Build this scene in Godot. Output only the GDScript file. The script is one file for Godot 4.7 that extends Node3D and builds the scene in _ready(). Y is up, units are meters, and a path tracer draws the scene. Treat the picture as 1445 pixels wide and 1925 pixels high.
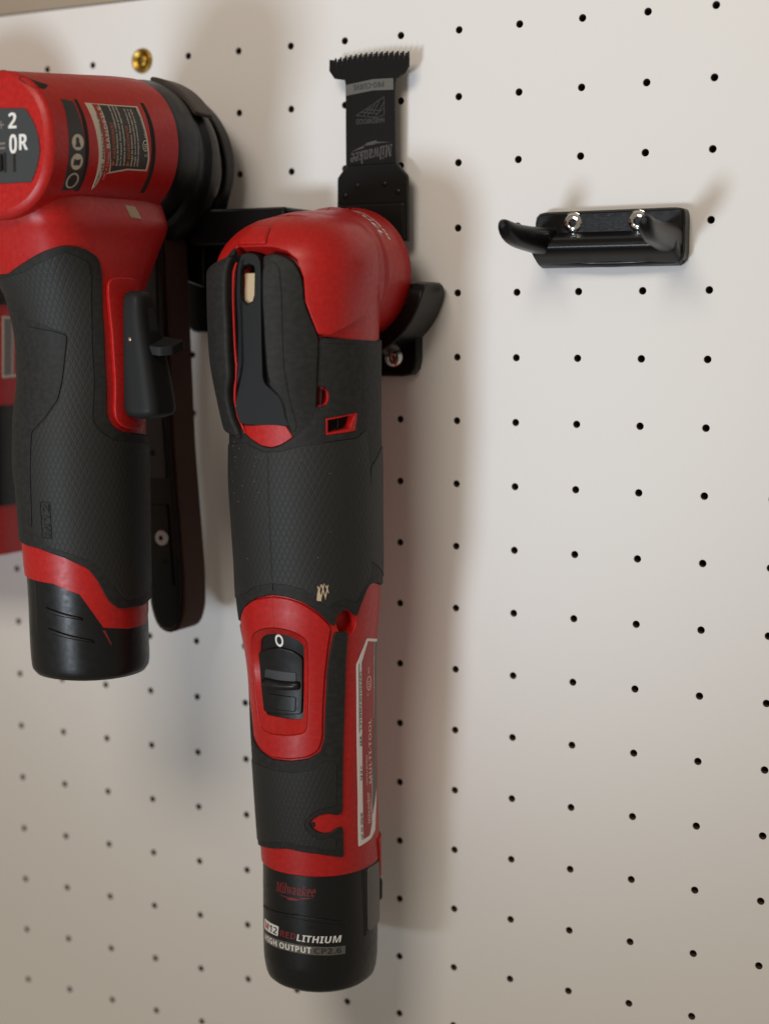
extends Node3D
# A pegboard wall with tools hung on printed hooks. All surface coordinates below are millimetres on the tools' own surfaces.

const MM := 0.001
var org := Vector3.ZERO          # base (mm) of the thing being built; its meshes are made relative to it
var taken := {}
var rng := RandomNumberGenerator.new()
var mats := {}


# ---------------------------------------------------------------- surfaces
class Surf:
	var k := 1.0
	func p(u: float, v: float) -> Vector3:
		return Vector3(u, v, 0)

class Flat extends Surf:
	var x := Vector3.RIGHT
	var y := Vector3.UP
	var o := Vector3.ZERO
	func _init(origin: Vector3, ax: Vector3, ay: Vector3) -> void:
		o = origin
		x = ax.normalized()
		y = ay.normalized()
	func p(u: float, v: float) -> Vector3:
		return o + x * u + y * v

# A body swept along its local y: rows of [t, centre x, centre z, half width, front depth, back depth, squareness]
class Loft extends Surf:
	var st: Array
	var b := Basis.IDENTITY
	var o := Vector3.ZERO
	func _init(rows: Array, basis := Basis.IDENTITY, origin := Vector3.ZERO) -> void:
		st = rows
		b = basis
		o = origin
		k = 0.45
	func par(t: float) -> Array:
		var n := st.size()
		t = clampf(t, st[0][0], st[n - 1][0])
		var i := 0
		while i < n - 2 and t > st[i + 1][0]:
			i += 1
		var h: float = st[i + 1][0] - st[i][0]
		var s: float = (t - st[i][0]) / h
		var s2: float = s * s
		var s3: float = s2 * s
		var w0: float = 2 * s3 - 3 * s2 + 1
		var w1: float = h * (s3 - 2 * s2 + s)
		var w2: float = 3 * s2 - 2 * s3
		var w3: float = h * (s3 - s2)
		var out := [0.0, 0.0, 0.0, 0.0, 0.0, 0.0]
		for j in 6:
			var v0: float = st[i][j + 1]
			var v1: float = st[i + 1][j + 1]
			var d := (v1 - v0) / h
			var m0 := d
			var m1 := d
			if i > 0:
				var vp: float = st[i - 1][j + 1]
				m0 = 0.0 if (v0 - vp) * d <= 0 else (v1 - vp) / (st[i + 1][0] - st[i - 1][0])
			if i < n - 2:
				var vn: float = st[i + 2][j + 1]
				m1 = 0.0 if (vn - v1) * d <= 0 else (vn - v0) / (st[i + 2][0] - st[i][0])
			out[j] = v0 * w0 + w1 * m0 + v1 * w2 + w3 * m1
		return out
	func p(u: float, v: float) -> Vector3:
		var q := par(v)
		var th := deg_to_rad(u / k)
		var sn := sin(th)
		var cs := cos(th)
		var bb: float = q[3] if cs > 0 else q[4]
		var r := pow(pow(absf(sn / q[2]), q[5]) + pow(absf(cs / bb), q[5]), -1.0 / q[5])
		return o + b * Vector3(q[0] + r * sn, v, q[1] + r * cs)


func frame(s: Surf, u: float, v: float) -> Array:
	var e := 0.05
	var c := s.p(u, v)
	var tu := (s.p(u + e, v) - s.p(u - e, v)).normalized()
	var tv := (s.p(u, v + e) - s.p(u, v - e)).normalized()
	var n := tu.cross(tv)
	n = n.normalized() if n.length() > 0.01 else Vector3.BACK
	return [c, tu, tv, n]


# ---------------------------------------------------------------- outlines
func pairs(a: Array, s: Surf) -> PackedVector2Array:
	var out := PackedVector2Array()
	for i in a.size() / 2:
		out.append(Vector2(a[2 * i] * s.k, a[2 * i + 1]))
	return out

func area(p: PackedVector2Array) -> float:
	var t := 0.0
	for i in p.size():
		t += p[i].cross(p[(i + 1) % p.size()])
	return t / 2

func wound(p: PackedVector2Array, ccw: bool) -> PackedVector2Array:
	if (area(p) > 0) != ccw:
		p.reverse()
	return p

func soften(p: PackedVector2Array, r: float) -> PackedVector2Array:
	if r <= 0:
		return p
	var out := PackedVector2Array()
	var n := p.size()
	for i in n:
		var a := p[(i + n - 1) % n]
		var b := p[i]
		var c := p[(i + 1) % n]
		var ra := minf(r, a.distance_to(b) * 0.48)
		var rc := minf(r, c.distance_to(b) * 0.48)
		var s := b + (a - b).normalized() * ra
		var e := b + (c - b).normalized() * rc
		for j in 4:
			var t := j / 3.0
			out.append(s.lerp(b, t).lerp(b.lerp(e, t), t))
	return out

func dense(p: PackedVector2Array, step: float) -> PackedVector2Array:
	var out := PackedVector2Array()
	for i in p.size():
		var a := p[i]
		var b := p[(i + 1) % p.size()]
		var m := maxi(1, int(ceil(a.distance_to(b) / step)))
		if a.distance_to(b) < 1e-4:
			continue
		for j in m:
			out.append(a.lerp(b, float(j) / m))
	return out

func inset(p: PackedVector2Array, d: float) -> PackedVector2Array:
	var out := PackedVector2Array()
	var n := p.size()
	for i in n:
		var d0 := (p[i] - p[(i + n - 1) % n]).normalized()
		var d1 := (p[(i + 1) % n] - p[i]).normalized()
		var n0 := Vector2(-d0.y, d0.x)
		var n1 := Vector2(-d1.y, d1.x)
		out.append(p[i] + (n0 + n1) / maxf(0.5, 1.0 + n0.dot(n1)) * d)
	return out

func circle(c: Vector2, r: float, n := 24, ry := -1.0) -> PackedVector2Array:
	var out := PackedVector2Array()
	for i in n:
		out.append(c + Vector2(cos(TAU * i / n) * r, sin(TAU * i / n) * (ry if ry > 0 else r)))
	return out

func rect(x0: float, y0: float, x1: float, y1: float) -> PackedVector2Array:
	return PackedVector2Array([Vector2(x0, y0), Vector2(x1, y0), Vector2(x1, y1), Vector2(x0, y1)])


# ---------------------------------------------------------------- meshes
class Bag:
	var v := PackedVector3Array()
	var n := PackedVector3Array()
	var t := PackedVector2Array()
	var i := PackedInt32Array()
	func add(p: Vector3, nn: Vector3, uv := Vector2.ZERO) -> int:
		v.append(p)
		n.append(nn)
		t.append(uv)
		return v.size() - 1
	func tri(a: int, b: int, c: int) -> void:
		var g := (v[b] - v[a]).cross(v[c] - v[a])
		if g.dot(n[a] + n[b] + n[c]) > 0:
			i.append_array([a, c, b])
		else:
			i.append_array([a, b, c])
	func quad(a: int, b: int, c: int, d: int) -> void:
		tri(a, b, c)
		tri(a, c, d)
	func mesh() -> ArrayMesh:
		var arr := []
		arr.resize(Mesh.ARRAY_MAX)
		arr[Mesh.ARRAY_VERTEX] = v
		arr[Mesh.ARRAY_NORMAL] = n
		arr[Mesh.ARRAY_TEX_UV] = t
		arr[Mesh.ARRAY_INDEX] = i
		var m := ArrayMesh.new()
		m.add_surface_from_arrays(Mesh.PRIMITIVE_TRIANGLES, arr)
		return m

# A shell that lies on a surface: its outline is cut out of the surface, raised by h, with walls and a rounded edge
func patch(s: Surf, poly: PackedVector2Array, holes: Array = [], o: Dictionary = {}, into: Bag = null) -> Bag:
	var bag := into if into else Bag.new()
	var h: float = o.get("h", 0.0)
	var deep: float = o.get("deep", 0.8)
	var bevel: float = o.get("bevel", 0.4)
	var step: float = o.get("step", 3.0)
	var loops := [dense(wound(soften(poly, o.get("round", 0.0)), true), 1.6)]
	for q in holes:
		loops.append(dense(wound(q.duplicate(), false), 1.2))
	var insets := []
	for l in loops:
		insets.append(inset(l, bevel))
	for li in loops.size():
		var l: PackedVector2Array = loops[li]
		var s2: PackedVector2Array = insets[li]
		var rows := []
		for i in l.size():
			var f := frame(s, l[i].x, l[i].y)
			var inw := (s2[i] - l[i]).normalized() if bevel > 0 else Vector2.ZERO
			if bevel <= 0:
				var nx := l[(i + 1) % l.size()] - l[i]
				inw = Vector2(-nx.y, nx.x).normalized()
			var outw: Vector3 = -(f[1] * inw.x + f[2] * inw.y).normalized()
			var g := frame(s, s2[i].x, s2[i].y)
			rows.append([bag.add(f[0] + f[3] * (h - deep), outw, l[i] * MM), bag.add(f[0] + f[3] * (h - bevel), outw, l[i] * MM), bag.add(g[0] + g[3] * h, g[3], s2[i] * MM)])
		for i in rows.size():
			var a: Array = rows[i]
			var b: Array = rows[(i + 1) % rows.size()]
			for j in 2:
				bag.quad(a[j], b[j], b[j + 1], a[j + 1])
	var top: PackedVector2Array = insets[0]
	var lo := top[0]
	var hi := top[0]
	for q in top:
		lo = lo.min(q)
		hi = hi.max(q)
	var boxes := []
	for li in range(1, insets.size()):
		var bl: Vector2 = insets[li][0]
		var bh: Vector2 = bl
		for q in insets[li]:
			bl = bl.min(q)
			bh = bh.max(q)
		boxes.append(Rect2(bl, bh - bl))
	var seen := {}
	var nu := int(ceil((hi.x - lo.x) / step))
	var nv := int(ceil((hi.y - lo.y) / step))
	for iu in nu:
		for iv in nv:
			var c0 := lo + Vector2(iu, iv) * step
			var cell := rect(c0.x, c0.y, c0.x + step, c0.y + step)
			var pieces: Array = Geometry2D.intersect_polygons(cell, top)
			for li in range(1, insets.size()):
				if boxes[li - 1].intersects(Rect2(c0, Vector2(step, step))):
					var left := []
					for q in pieces:
						left.append_array(Geometry2D.clip_polygons(q, insets[li]))
					pieces = left
			for q in pieces:
				var ids := Geometry2D.triangulate_polygon(q)
				var at := []
				for pt: Vector2 in q:
					if not seen.has(pt):
						var f := frame(s, pt.x, pt.y)
						seen[pt] = bag.add(f[0] + f[3] * h, f[3], pt * MM)
					at.append(seen[pt])
				for j in ids.size() / 3:
					bag.tri(at[ids[3 * j]], at[ids[3 * j + 1]], at[ids[3 * j + 2]])
	return bag

# The closed skin of a loft, with end caps
func skin(s: Loft, seg := 48, rows := 0, into: Bag = null) -> Bag:
	var bag := into if into else Bag.new()
	var t0: float = s.st[0][0]
	var t1: float = s.st[s.st.size() - 1][0]
	var ts := []
	for i in s.st.size() - 1:
		var a: float = s.st[i][0]
		var b: float = s.st[i + 1][0]
		var m := maxi(1, int(ceil((b - a) / 2.5)))
		if rows:
			m = rows
		for j in m:
			ts.append(lerpf(a, b, float(j) / m))
	ts.append(t1)
	var ring := []
	for t in ts:
		var r := []
		for i in seg + 1:
			var u := (-180.0 + 360.0 * i / seg) * s.k
			var f := frame(s, u, clampf(t, t0 + 0.06, t1 - 0.06))
			r.append(bag.add(s.p(u, t), f[3], Vector2(u, t) * MM))
		ring.append(r)
	for j in ring.size() - 1:
		for i in seg:
			bag.quad(ring[j][i], ring[j][i + 1], ring[j + 1][i + 1], ring[j + 1][i])
	for e in 2:
		var t: float = [t0, t1][e]
		var nn: Vector3 = s.b * Vector3(0, -1 if e == 0 else 1, 0)
		var q := s.par(t)
		var c := bag.add(s.o + s.b * Vector3(q[0], t, q[1]), nn)
		var rim := []
		for i in seg + 1:
			rim.append(bag.add(s.p((-180.0 + 360.0 * i / seg) * s.k, t), nn))
		for i in seg:
			bag.tri(c, rim[i], rim[i + 1])
	return bag

# Turned shape: profile points (radius, height) round the z axis of xf (mm)
func lathe(prof: Array, seg: int, xf: Transform3D, into: Bag = null) -> Bag:
	var bag := into if into else Bag.new()
	for j in prof.size() - 1:
		var a: Vector2 = prof[j]
		var b: Vector2 = prof[j + 1]
		var d := (b - a).normalized()
		var nn := Vector2(d.y, -d.x) if prof[0].y < prof[prof.size() - 1].y or true else d
		var n0 := nn
		var n1 := nn
		if j > 0:
			var dp: Vector2 = (a - prof[j - 1]).normalized()
			if dp.dot(d) > 0.75:
				n0 = (nn + Vector2(dp.y, -dp.x)).normalized()
		if j < prof.size() - 2:
			var dn: Vector2 = (prof[j + 2] - b).normalized()
			if dn.dot(d) > 0.75:
				n1 = (nn + Vector2(dn.y, -dn.x)).normalized()
		var pa := []
		var pb := []
		for i in seg + 1:
			var c := cos(TAU * i / seg)
			var s := sin(TAU * i / seg)
			pa.append(bag.add(xf * Vector3(a.x * c, a.x * s, a.y), xf.basis * Vector3(n0.x * c, n0.x * s, n0.y), Vector2(i, a.y) * MM))
			pb.append(bag.add(xf * Vector3(b.x * c, b.x * s, b.y), xf.basis * Vector3(n1.x * c, n1.x * s, n1.y), Vector2(i, b.y) * MM))
		for i in seg:
			bag.quad(pa[i], pa[i + 1], pb[i + 1], pb[i])
	return bag

# Lettering laid on a surface from p0 to p1 (u, v in mm), capitals high mm tall
func letters(s: Surf, said: String, p0: Vector2, p1: Vector2, high: float, o: Dictionary = {}, into: Bag = null) -> Bag:
	var bag := into if into else Bag.new()
	var f := SystemFont.new()
	f.font_names = PackedStringArray([o.get("font", "Droid Sans")])
	f.font_weight = o.get("weight", 700)
	var tm := TextMesh.new()
	tm.font = f
	tm.text = said
	tm.font_size = 48
	tm.pixel_size = 0.1
	tm.depth = 0.0
	tm.curve_step = 3.0
	var a := tm.get_mesh_arrays()
	var vs: PackedVector3Array = a[Mesh.ARRAY_VERTEX]
	if vs.is_empty():
		return bag
	var ix: PackedInt32Array = a[Mesh.ARRAY_INDEX]
	var lo := vs[0]
	var hi := vs[0]
	for q in vs:
		lo = lo.min(q)
		hi = hi.max(q)
	var base := 0.0 if lo.y > -0.001 else lo.y
	base = lo.y
	var d := (p1 - p0)
	var sx := d.length() / (hi.x - lo.x)
	var sy := high / (hi.y - base)
	d = d.normalized()
	var up := Vector2(-d.y, d.x)
	var shear: float = o.get("shear", 0.0)
	var h: float = o.get("h", 0.1)
	var first := bag.v.size()
	for q in vs:
		var y := (q.y - base) * sy
		var w := p0 + d * ((q.x - lo.x) * sx + y * shear) + up * y
		var g := frame(s, w.x, w.y)
		bag.add(g[0] + g[3] * h, g[3], w * MM)
	for j in ix.size() / 3:
		bag.tri(first + ix[3 * j], first + ix[3 * j + 1], first + ix[3 * j + 2])
	return bag


# ---------------------------------------------------------------- nodes
func numbered(called: String) -> String:
	if not taken.has(called):
		taken[called] = 0
		return called
	taken[called] += 1
	return "%s_%03d" % [called, taken[called]]

func thing(called: String, label: String, category: String, at: Vector3, group := "") -> Node3D:
	var o := Node3D.new()
	o.name = numbered(called)
	add_child(o)
	o.position = at * MM
	org = at
	o.set_meta("label", label)
	o.set_meta("category", category)
	if group:
		o.set_meta("group", group)
	return o

func part(called: String, bag: Bag, m: Material, parent: Node3D, label := "") -> MeshInstance3D:
	var o := MeshInstance3D.new()
	o.name = called
	for i in bag.v.size():
		bag.v[i] = (bag.v[i] - org) * MM
	o.mesh = bag.mesh()
	o.material_override = m
	if label:
		o.set_meta("label", label)
	parent.add_child(o, true)
	return o

func bumps(kind: String, size := 256) -> ImageTexture:
	var im := Image.create(size, size, false, Image.FORMAT_RF)
	var n := FastNoiseLite.new()
	n.seed = 7
	n.frequency = 0.05
	for y in size:
		for x in size:
			var fx := float(x) / size
			var fy := float(y) / size
			var h := 0.0
			if kind == "knurl":
				var a := absf(fposmod(fx + fy, 1.0) - 0.5) * 2.0
				var b := absf(fposmod(fx - fy, 1.0) - 0.5) * 2.0
				var d := minf(1.0 - a, 1.0 - b)
				h = smoothstep(0.0, 0.34, d) * 0.75 + 0.25 * d
			elif kind == "layers":
				h = 0.5 + 0.5 * sin(TAU * fy * 16.0) + 0.25 * n.get_noise_2d(x * 0.2, y * 3.0)
			im.set_pixel(x, y, Color(h, h, h))
	im.convert(Image.FORMAT_RGBA8)
	im.bump_map_to_normal_map(6.0 if kind == "knurl" else 2.0)
	return ImageTexture.create_from_image(im)

func noise_normal(freq: float, strength: float, sd := 1) -> NoiseTexture2D:
	var t := NoiseTexture2D.new()
	var n := FastNoiseLite.new()
	n.seed = sd
	n.frequency = freq
	n.fractal_octaves = 4
	t.noise = n
	t.width = 512
	t.height = 512
	t.seamless = true
	t.as_normal_map = true
	t.bump_strength = strength
	return t

func noise_tone(freq: float, a: Color, b: Color, sd := 2, low := 0.3, high := 0.7) -> NoiseTexture2D:
	var t := NoiseTexture2D.new()
	var n := FastNoiseLite.new()
	n.seed = sd
	n.frequency = freq
	n.fractal_octaves = 5
	t.noise = n
	t.width = 512
	t.height = 512
	t.seamless = true
	var g := Gradient.new()
	g.set_color(0, a)
	g.set_color(1, b)
	g.set_offset(0, low)
	g.set_offset(1, high)
	t.color_ramp = g
	return t

# base colour in linear values
func mat(called: String, c: Array, rough: float, o: Dictionary = {}) -> StandardMaterial3D:
	var m := StandardMaterial3D.new()
	m.resource_name = called
	m.albedo_color = Color(c[0], c[1], c[2]).linear_to_srgb()
	m.roughness = rough
	m.metallic = o.get("metal", 0.0)
	m.metallic_specular = o.get("spec", 0.5)
	if o.has("normal"):
		m.normal_enabled = true
		m.normal_texture = o.normal
		m.normal_scale = o.get("amount", 0.5)
	if o.has("tone"):
		m.albedo_texture = o.tone
	if o.has("rough_map"):
		m.roughness_texture = o.rough_map
		m.roughness = 1.0
	if o.has("tri"):
		m.uv1_triplanar = true
		m.uv1_world_triplanar = true
		m.uv1_scale = Vector3.ONE * o.tri
	elif o.has("uv"):
		m.uv1_scale = o.uv
	if o.has("coat"):
		m.clearcoat_enabled = true
		m.clearcoat = o.coat
		m.clearcoat_roughness = 0.2
	mats[called] = m
	return m

func area_light(called: String, at: Vector3, to: Vector3, size: Vector2, c: Color, energy: float) -> void:
	var l := AreaLight3D.new()
	l.name = called
	l.area_size = size
	l.light_color = c
	l.light_energy = energy
	l.shadow_enabled = true
	add_child(l)
	l.look_at_from_position(at, to, Vector3.UP)


func _ready() -> void:
	rng.seed = 11
	# ---- camera, light, exposure
	var cam := Camera3D.new()
	cam.name = "camera"
	cam.position = Vector3(0.286751, 0.0868138, 0.566844)
	cam.basis = Basis.from_euler(Vector3(-0.1162743, 0.4783092, 0.0003095))
	cam.fov = 36.45876
	cam.near = 0.02
	cam.far = 20.0
	add_child(cam)
	cam.current = true
	var we := WorldEnvironment.new()
	we.name = "world"
	var env := Environment.new()
	env.background_mode = Environment.BG_COLOR
	env.background_color = Color(0.245, 0.212, 0.172).linear_to_srgb()
	env.tonemap_mode = Environment.TONE_MAPPER_LINEAR
	env.tonemap_exposure = 1.0
	env.sdfgi_enabled = true
	env.ssao_enabled = true
	env.ssil_enabled = true
	we.environment = env
	var lens := CameraAttributesPhysical.new()
	lens.frustum_focal_length = 50.0
	lens.frustum_focus_distance = 0.585
	lens.exposure_aperture = 5.0
	we.camera_attributes = lens
	add_child(we)
	var lamp := SpotLight3D.new()        # work lamp standing low at the left in front of the board
	lamp.name = "work_lamp_light"
	lamp.light_color = Color(0.90, 0.95, 1.0)
	lamp.light_energy = 0.60
	lamp.light_size = 0.11
	lamp.spot_angle = 21.0
	lamp.spot_angle_attenuation = 1.0
	lamp.spot_range = 3.0
	lamp.shadow_enabled = true
	add_child(lamp)
	lamp.look_at_from_position(Vector3(-0.22, -0.22, 1.0), Vector3(0.01, 0.20, 0), Vector3.UP)
	area_light("ceiling_lamp_light", Vector3(0.05, 0.85, 1.25), Vector3(0, 0, 0), Vector2(0.6, 0.4), Color(1.0, 0.952, 0.885), 0.90)
	materials()
	board()
	multi_tool()
	multi_tool_hook()
	empty_hook()
	band_file()
	band_file_bracket()
	edge_tool()


func materials() -> void:
	var fine := noise_normal(0.09, 3.0, 3)
	var grain := noise_normal(0.03, 4.0, 5)
	var wear := noise_tone(0.02, Color(0.86, 0.85, 0.83), Color(1, 1, 1), 4)
	mat("board_paint", [0.75, 0.735, 0.72], 0.5, {"normal": grain, "amount": 0.07, "tri": 26.0})
	mat("board_core", [0.10, 0.065, 0.035], 0.9)
	mat("dark_gap", [0.012, 0.010, 0.008], 0.95)
	mat("tan_board", [0.33, 0.27, 0.20], 0.7, {"normal": grain, "amount": 0.06, "tri": 9.0})
	var smear := noise_tone(0.012, Color(0.36, 0.36, 0.36), Color(0.44, 0.44, 0.44), 31)
	var smear_dark := noise_tone(0.010, Color(0.33, 0.33, 0.33), Color(0.42, 0.42, 0.42), 33)
	mat("red", [0.44, 0.011, 0.009], 0.40, {"spec": 0.42, "rough_map": smear, "normal": fine, "amount": 0.10, "tri": 40.0, "tone": noise_tone(0.02, Color(0.92, 0.9, 0.9), Color(1, 1, 1), 14)})
	mat("rubber", [0.021, 0.0203, 0.0186], 0.62, {"spec": 0.35, "normal": fine, "amount": 0.16, "tri": 40.0, "tone": noise_tone(0.015, Color(0.82, 0.82, 0.82), Color(1, 1, 1), 24)})
	mat("knurl", [0.018, 0.0175, 0.016], 0.55, {"spec": 0.38, "normal": bumps("knurl"), "amount": 1.2, "uv": Vector3(1 / 0.0022, 1 / 0.0044, 1)})
	mat("black", [0.007, 0.007, 0.007], 0.36, {"rough_map": smear_dark, "spec": 0.4, "normal": fine, "amount": 0.08, "tri": 40.0})
	mat("lever_black", [0.014, 0.0145, 0.015], 0.5, {"spec": 0.3, "normal": fine, "amount": 0.1, "tri": 40.0})
	mat("dust", [0.25, 0.19, 0.12], 0.9)
	mat("grey", [0.034, 0.037, 0.039], 0.5, {"normal": fine, "amount": 0.1, "tri": 40.0})
	mat("printed", [0.005, 0.005, 0.0053], 0.27, {"spec": 0.33, "normal": bumps("layers"), "amount": 0.35, "tri": 180.0})
	mat("blade_steel", [0.008, 0.0075, 0.007], 0.34, {"spec": 0.3, "normal": fine, "amount": 0.12, "tri": 30.0, "metal": 0.0})
	mat("chrome", [0.75, 0.74, 0.72], 0.12, {"metal": 1.0})
	mat("brass", [0.34, 0.21, 0.04], 0.36, {"metal": 1.0})
	mat("screw_white", [0.6, 0.6, 0.62], 0.3)
	mat("white_ink", [0.72, 0.71, 0.68], 0.5)
	mat("cream", [0.55, 0.50, 0.40], 0.5)
	mat("grey_ink", [0.10, 0.095, 0.085], 0.5)
	mat("dim_ink", [0.16, 0.14, 0.13], 0.5)
	mat("etched_ink", [0.055, 0.048, 0.043], 0.5)
	mat("dull_red_ink", [0.17, 0.009, 0.008], 0.5)
	mat("dark_ink", [0.02, 0.02, 0.02], 0.5)
	mat("red_ink", [0.33, 0.015, 0.015], 0.45)
	mat("pink_ink", [0.72, 0.45, 0.42], 0.5)
	mat("orange_ink", [0.42, 0.10, 0.02], 0.5)
	mat("belt_cloth", [0.055, 0.022, 0.014], 0.95, {"normal": noise_normal(0.2, 8.0, 8), "amount": 0.6, "tri": 60.0})
	mat("wood_tan", [0.50, 0.38, 0.24], 0.8, {"normal": grain, "amount": 0.4, "tri": 40.0})
	mat("brown_band", [0.055, 0.042, 0.036], 0.5)
	mat("foil", [0.30, 0.22, 0.12], 0.35, {"metal": 0.5})


func board() -> void:
	# pegboard with a real hole at every inch
	var t := thing("pegboard", "cream white pegboard with rows of small round holes behind the tools", "pegboard", Vector3(0, -457.2, 0))
	var bag := Bag.new()
	var walls := Bag.new()
	var pitch := 25.4
	var seg := 16
	for cx in range(-15, 15):
		for cy in range(-18, 9):
			var c := Vector3(cx * pitch, cy * pitch, 0)
			var half := pitch / 2
			var up := half
			if cy == 8:
				up = pitch
			var ring := []
			for i in seg:
				var a := TAU * i / seg
				var d := Vector2(cos(a), sin(a))
				var q := d / maxf(absf(d.x), absf(d.y)) * half
				if q.y > 0:
					q.y *= up / half
				var o := c + Vector3(q.x, q.y, 0)
				ring.append([bag.add(o, Vector3.BACK), bag.add(c + Vector3(d.x, d.y, 0) * 1.62, Vector3.BACK), bag.add(c + Vector3(d.x * 1.42, d.y * 1.42, -0.35), Vector3(-d.x, -d.y, 0.4).normalized()),
					walls.add(c + Vector3(d.x * 1.42, d.y * 1.42, -0.35), Vector3(-d.x, -d.y, 0)), walls.add(c + Vector3(d.x * 1.42, d.y * 1.42, -4.6), Vector3(-d.x, -d.y, 0))])
			for i in seg:
				var a: Array = ring[i]
				var b: Array = ring[(i + 1) % seg]
				bag.quad(a[0], b[0], b[1], a[1])
				bag.quad(a[1], b[1], b[2], a[2])
				walls.quad(a[3], b[3], b[4], a[4])
	var x0 := -15.5 * pitch
	var x1 := 14.5 * pitch
	var y0 := -18.5 * pitch
	var y1 := 9.0 * pitch
	for e in [[Vector3(x0, y1, 0), Vector3(x1, y1, 0), Vector3.UP], [Vector3(x0, y0, 0), Vector3(x1, y0, 0), Vector3.DOWN], [Vector3(x0, y0, 0), Vector3(x0, y1, 0), Vector3.LEFT], [Vector3(x1, y0, 0), Vector3(x1, y1, 0), Vector3.RIGHT]]:
		var dz := Vector3(0, 0, -4.6)
		walls.quad(walls.add(e[0], e[2]), walls.add(e[1], e[2]), walls.add(e[1] + dz, e[2]), walls.add(e[0] + dz, e[2]))
	part("board_face", bag, mats.board_paint, t)
	part("hole_walls", walls, mats.board_core, t)
	# the wall that the board hangs on, a little way behind it
	var w := thing("wall", "dark wall behind the holes of the pegboard", "wall", Vector3(0, -457.2, -14))
	w.set_meta("kind", "structure")
	part("wall_face", patch(Flat.new(Vector3(0, 0, -14), Vector3.RIGHT, Vector3.UP), rect(-430, -500, 400, 500), [], {"deep": 20.0, "step": 200.0}), mats.dark_gap, w)
	# upper board, whose lower edge shows at the top left
	var u := thing("upper_board", "tan board edge above the pegboard at the top left", "board", Vector3(-200, 229, 0))
	part("panel", patch(Flat.new(Vector3(0, 0, 0.7), Vector3.RIGHT, Vector3.UP), rect(-393, 228.8, 368, 420), [], {"deep": 12.0, "bevel": 0.8, "step": 60.0}), mats.tan_board, u)
	# brass screw in its cup washer
	var s := thing("brass_screw", "brass screw sunk in a cup washer above the left tool", "screw", Vector3(-125.4, 203, 0))
	var xf := Transform3D(Basis.IDENTITY, Vector3(-125.4, 203, 0))
	part("cup_washer", lathe([Vector2(5.3, 0.05), Vector2(5.25, 0.5), Vector2(5.0, 0.95), Vector2(4.6, 1.15), Vector2(4.2, 1.05), Vector2(3.4, 0.6), Vector2(2.6, 0.15)], 40, xf), mats.brass, s)
	var hd := lathe([Vector2(2.7, 0.1), Vector2(2.5, 0.55), Vector2(1.9, 0.85), Vector2(1.2, 0.95)], 40, xf)
	lathe([Vector2(1.2, 0.95), Vector2(0.8, 0.3), Vector2(0.0, 0.1)], 4, xf, hd)
	part("screw_head", hd, mats.brass, s)


func screw_head(parent: Node3D, at: Vector3, r: float, m: Material) -> void:
	var xf := Transform3D(Basis.IDENTITY, at)
	var prof := [Vector2(r * 1.12, 0.0), Vector2(r * 1.12, 0.45), Vector2(r * 0.98, 0.6)]
	for i in 7:
		var a := (i + 0.5) / 7.0 * PI / 2 * 0.70
		prof.append(Vector2(r * 0.96 * cos(a), 0.6 + r * 0.34 * sin(a)))
	var top: Vector2 = prof[prof.size() - 1]
	var o := part("screw", lathe(prof, 40, xf), m, parent)
	var keep := org
	var d := lathe([top, Vector2(top.x * 0.8, top.y - 0.15)], 40, xf)
	lathe([Vector2(top.x * 0.98, top.y - 0.08), Vector2(top.x * 0.8, top.y - 1.3), Vector2(0, top.y - 1.35)], 4, xf, d)
	org = keep
	part("drive_recess", d, mats.chrome, o)


func script_logo(s: Surf, p0: Vector2, p1: Vector2, high: float, h: float, into: Bag) -> void:
	# the maker's slanted script with a lightning bolt under it
	letters(s, "Milwaukee", p0, p1, high, {"font": "Droid Serif", "shear": 0.25, "h": h}, into)
	var d := p1 - p0
	var n := Vector2(-d.y, d.x).normalized()
	var l := d.length()
	d = d.normalized()
	var q := PackedVector2Array()
	for e in [[0.02, -0.16], [0.42, -0.34], [0.40, -0.26], [0.70, -0.36], [0.66, -0.20], [1.0, -0.10], [0.60, -0.44], [0.62, -0.52], [0.34, -0.56], [0.37, -0.44]]:
		q.append(p0 + d * (e[0] * l) + n * (e[1] * high))
	patch(s, q, [], {"h": h, "deep": 0.02, "bevel": 0.0}, into)

func uvs(a: Array, s: Surf) -> Array:
	return Array(pairs(a, s))

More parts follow.
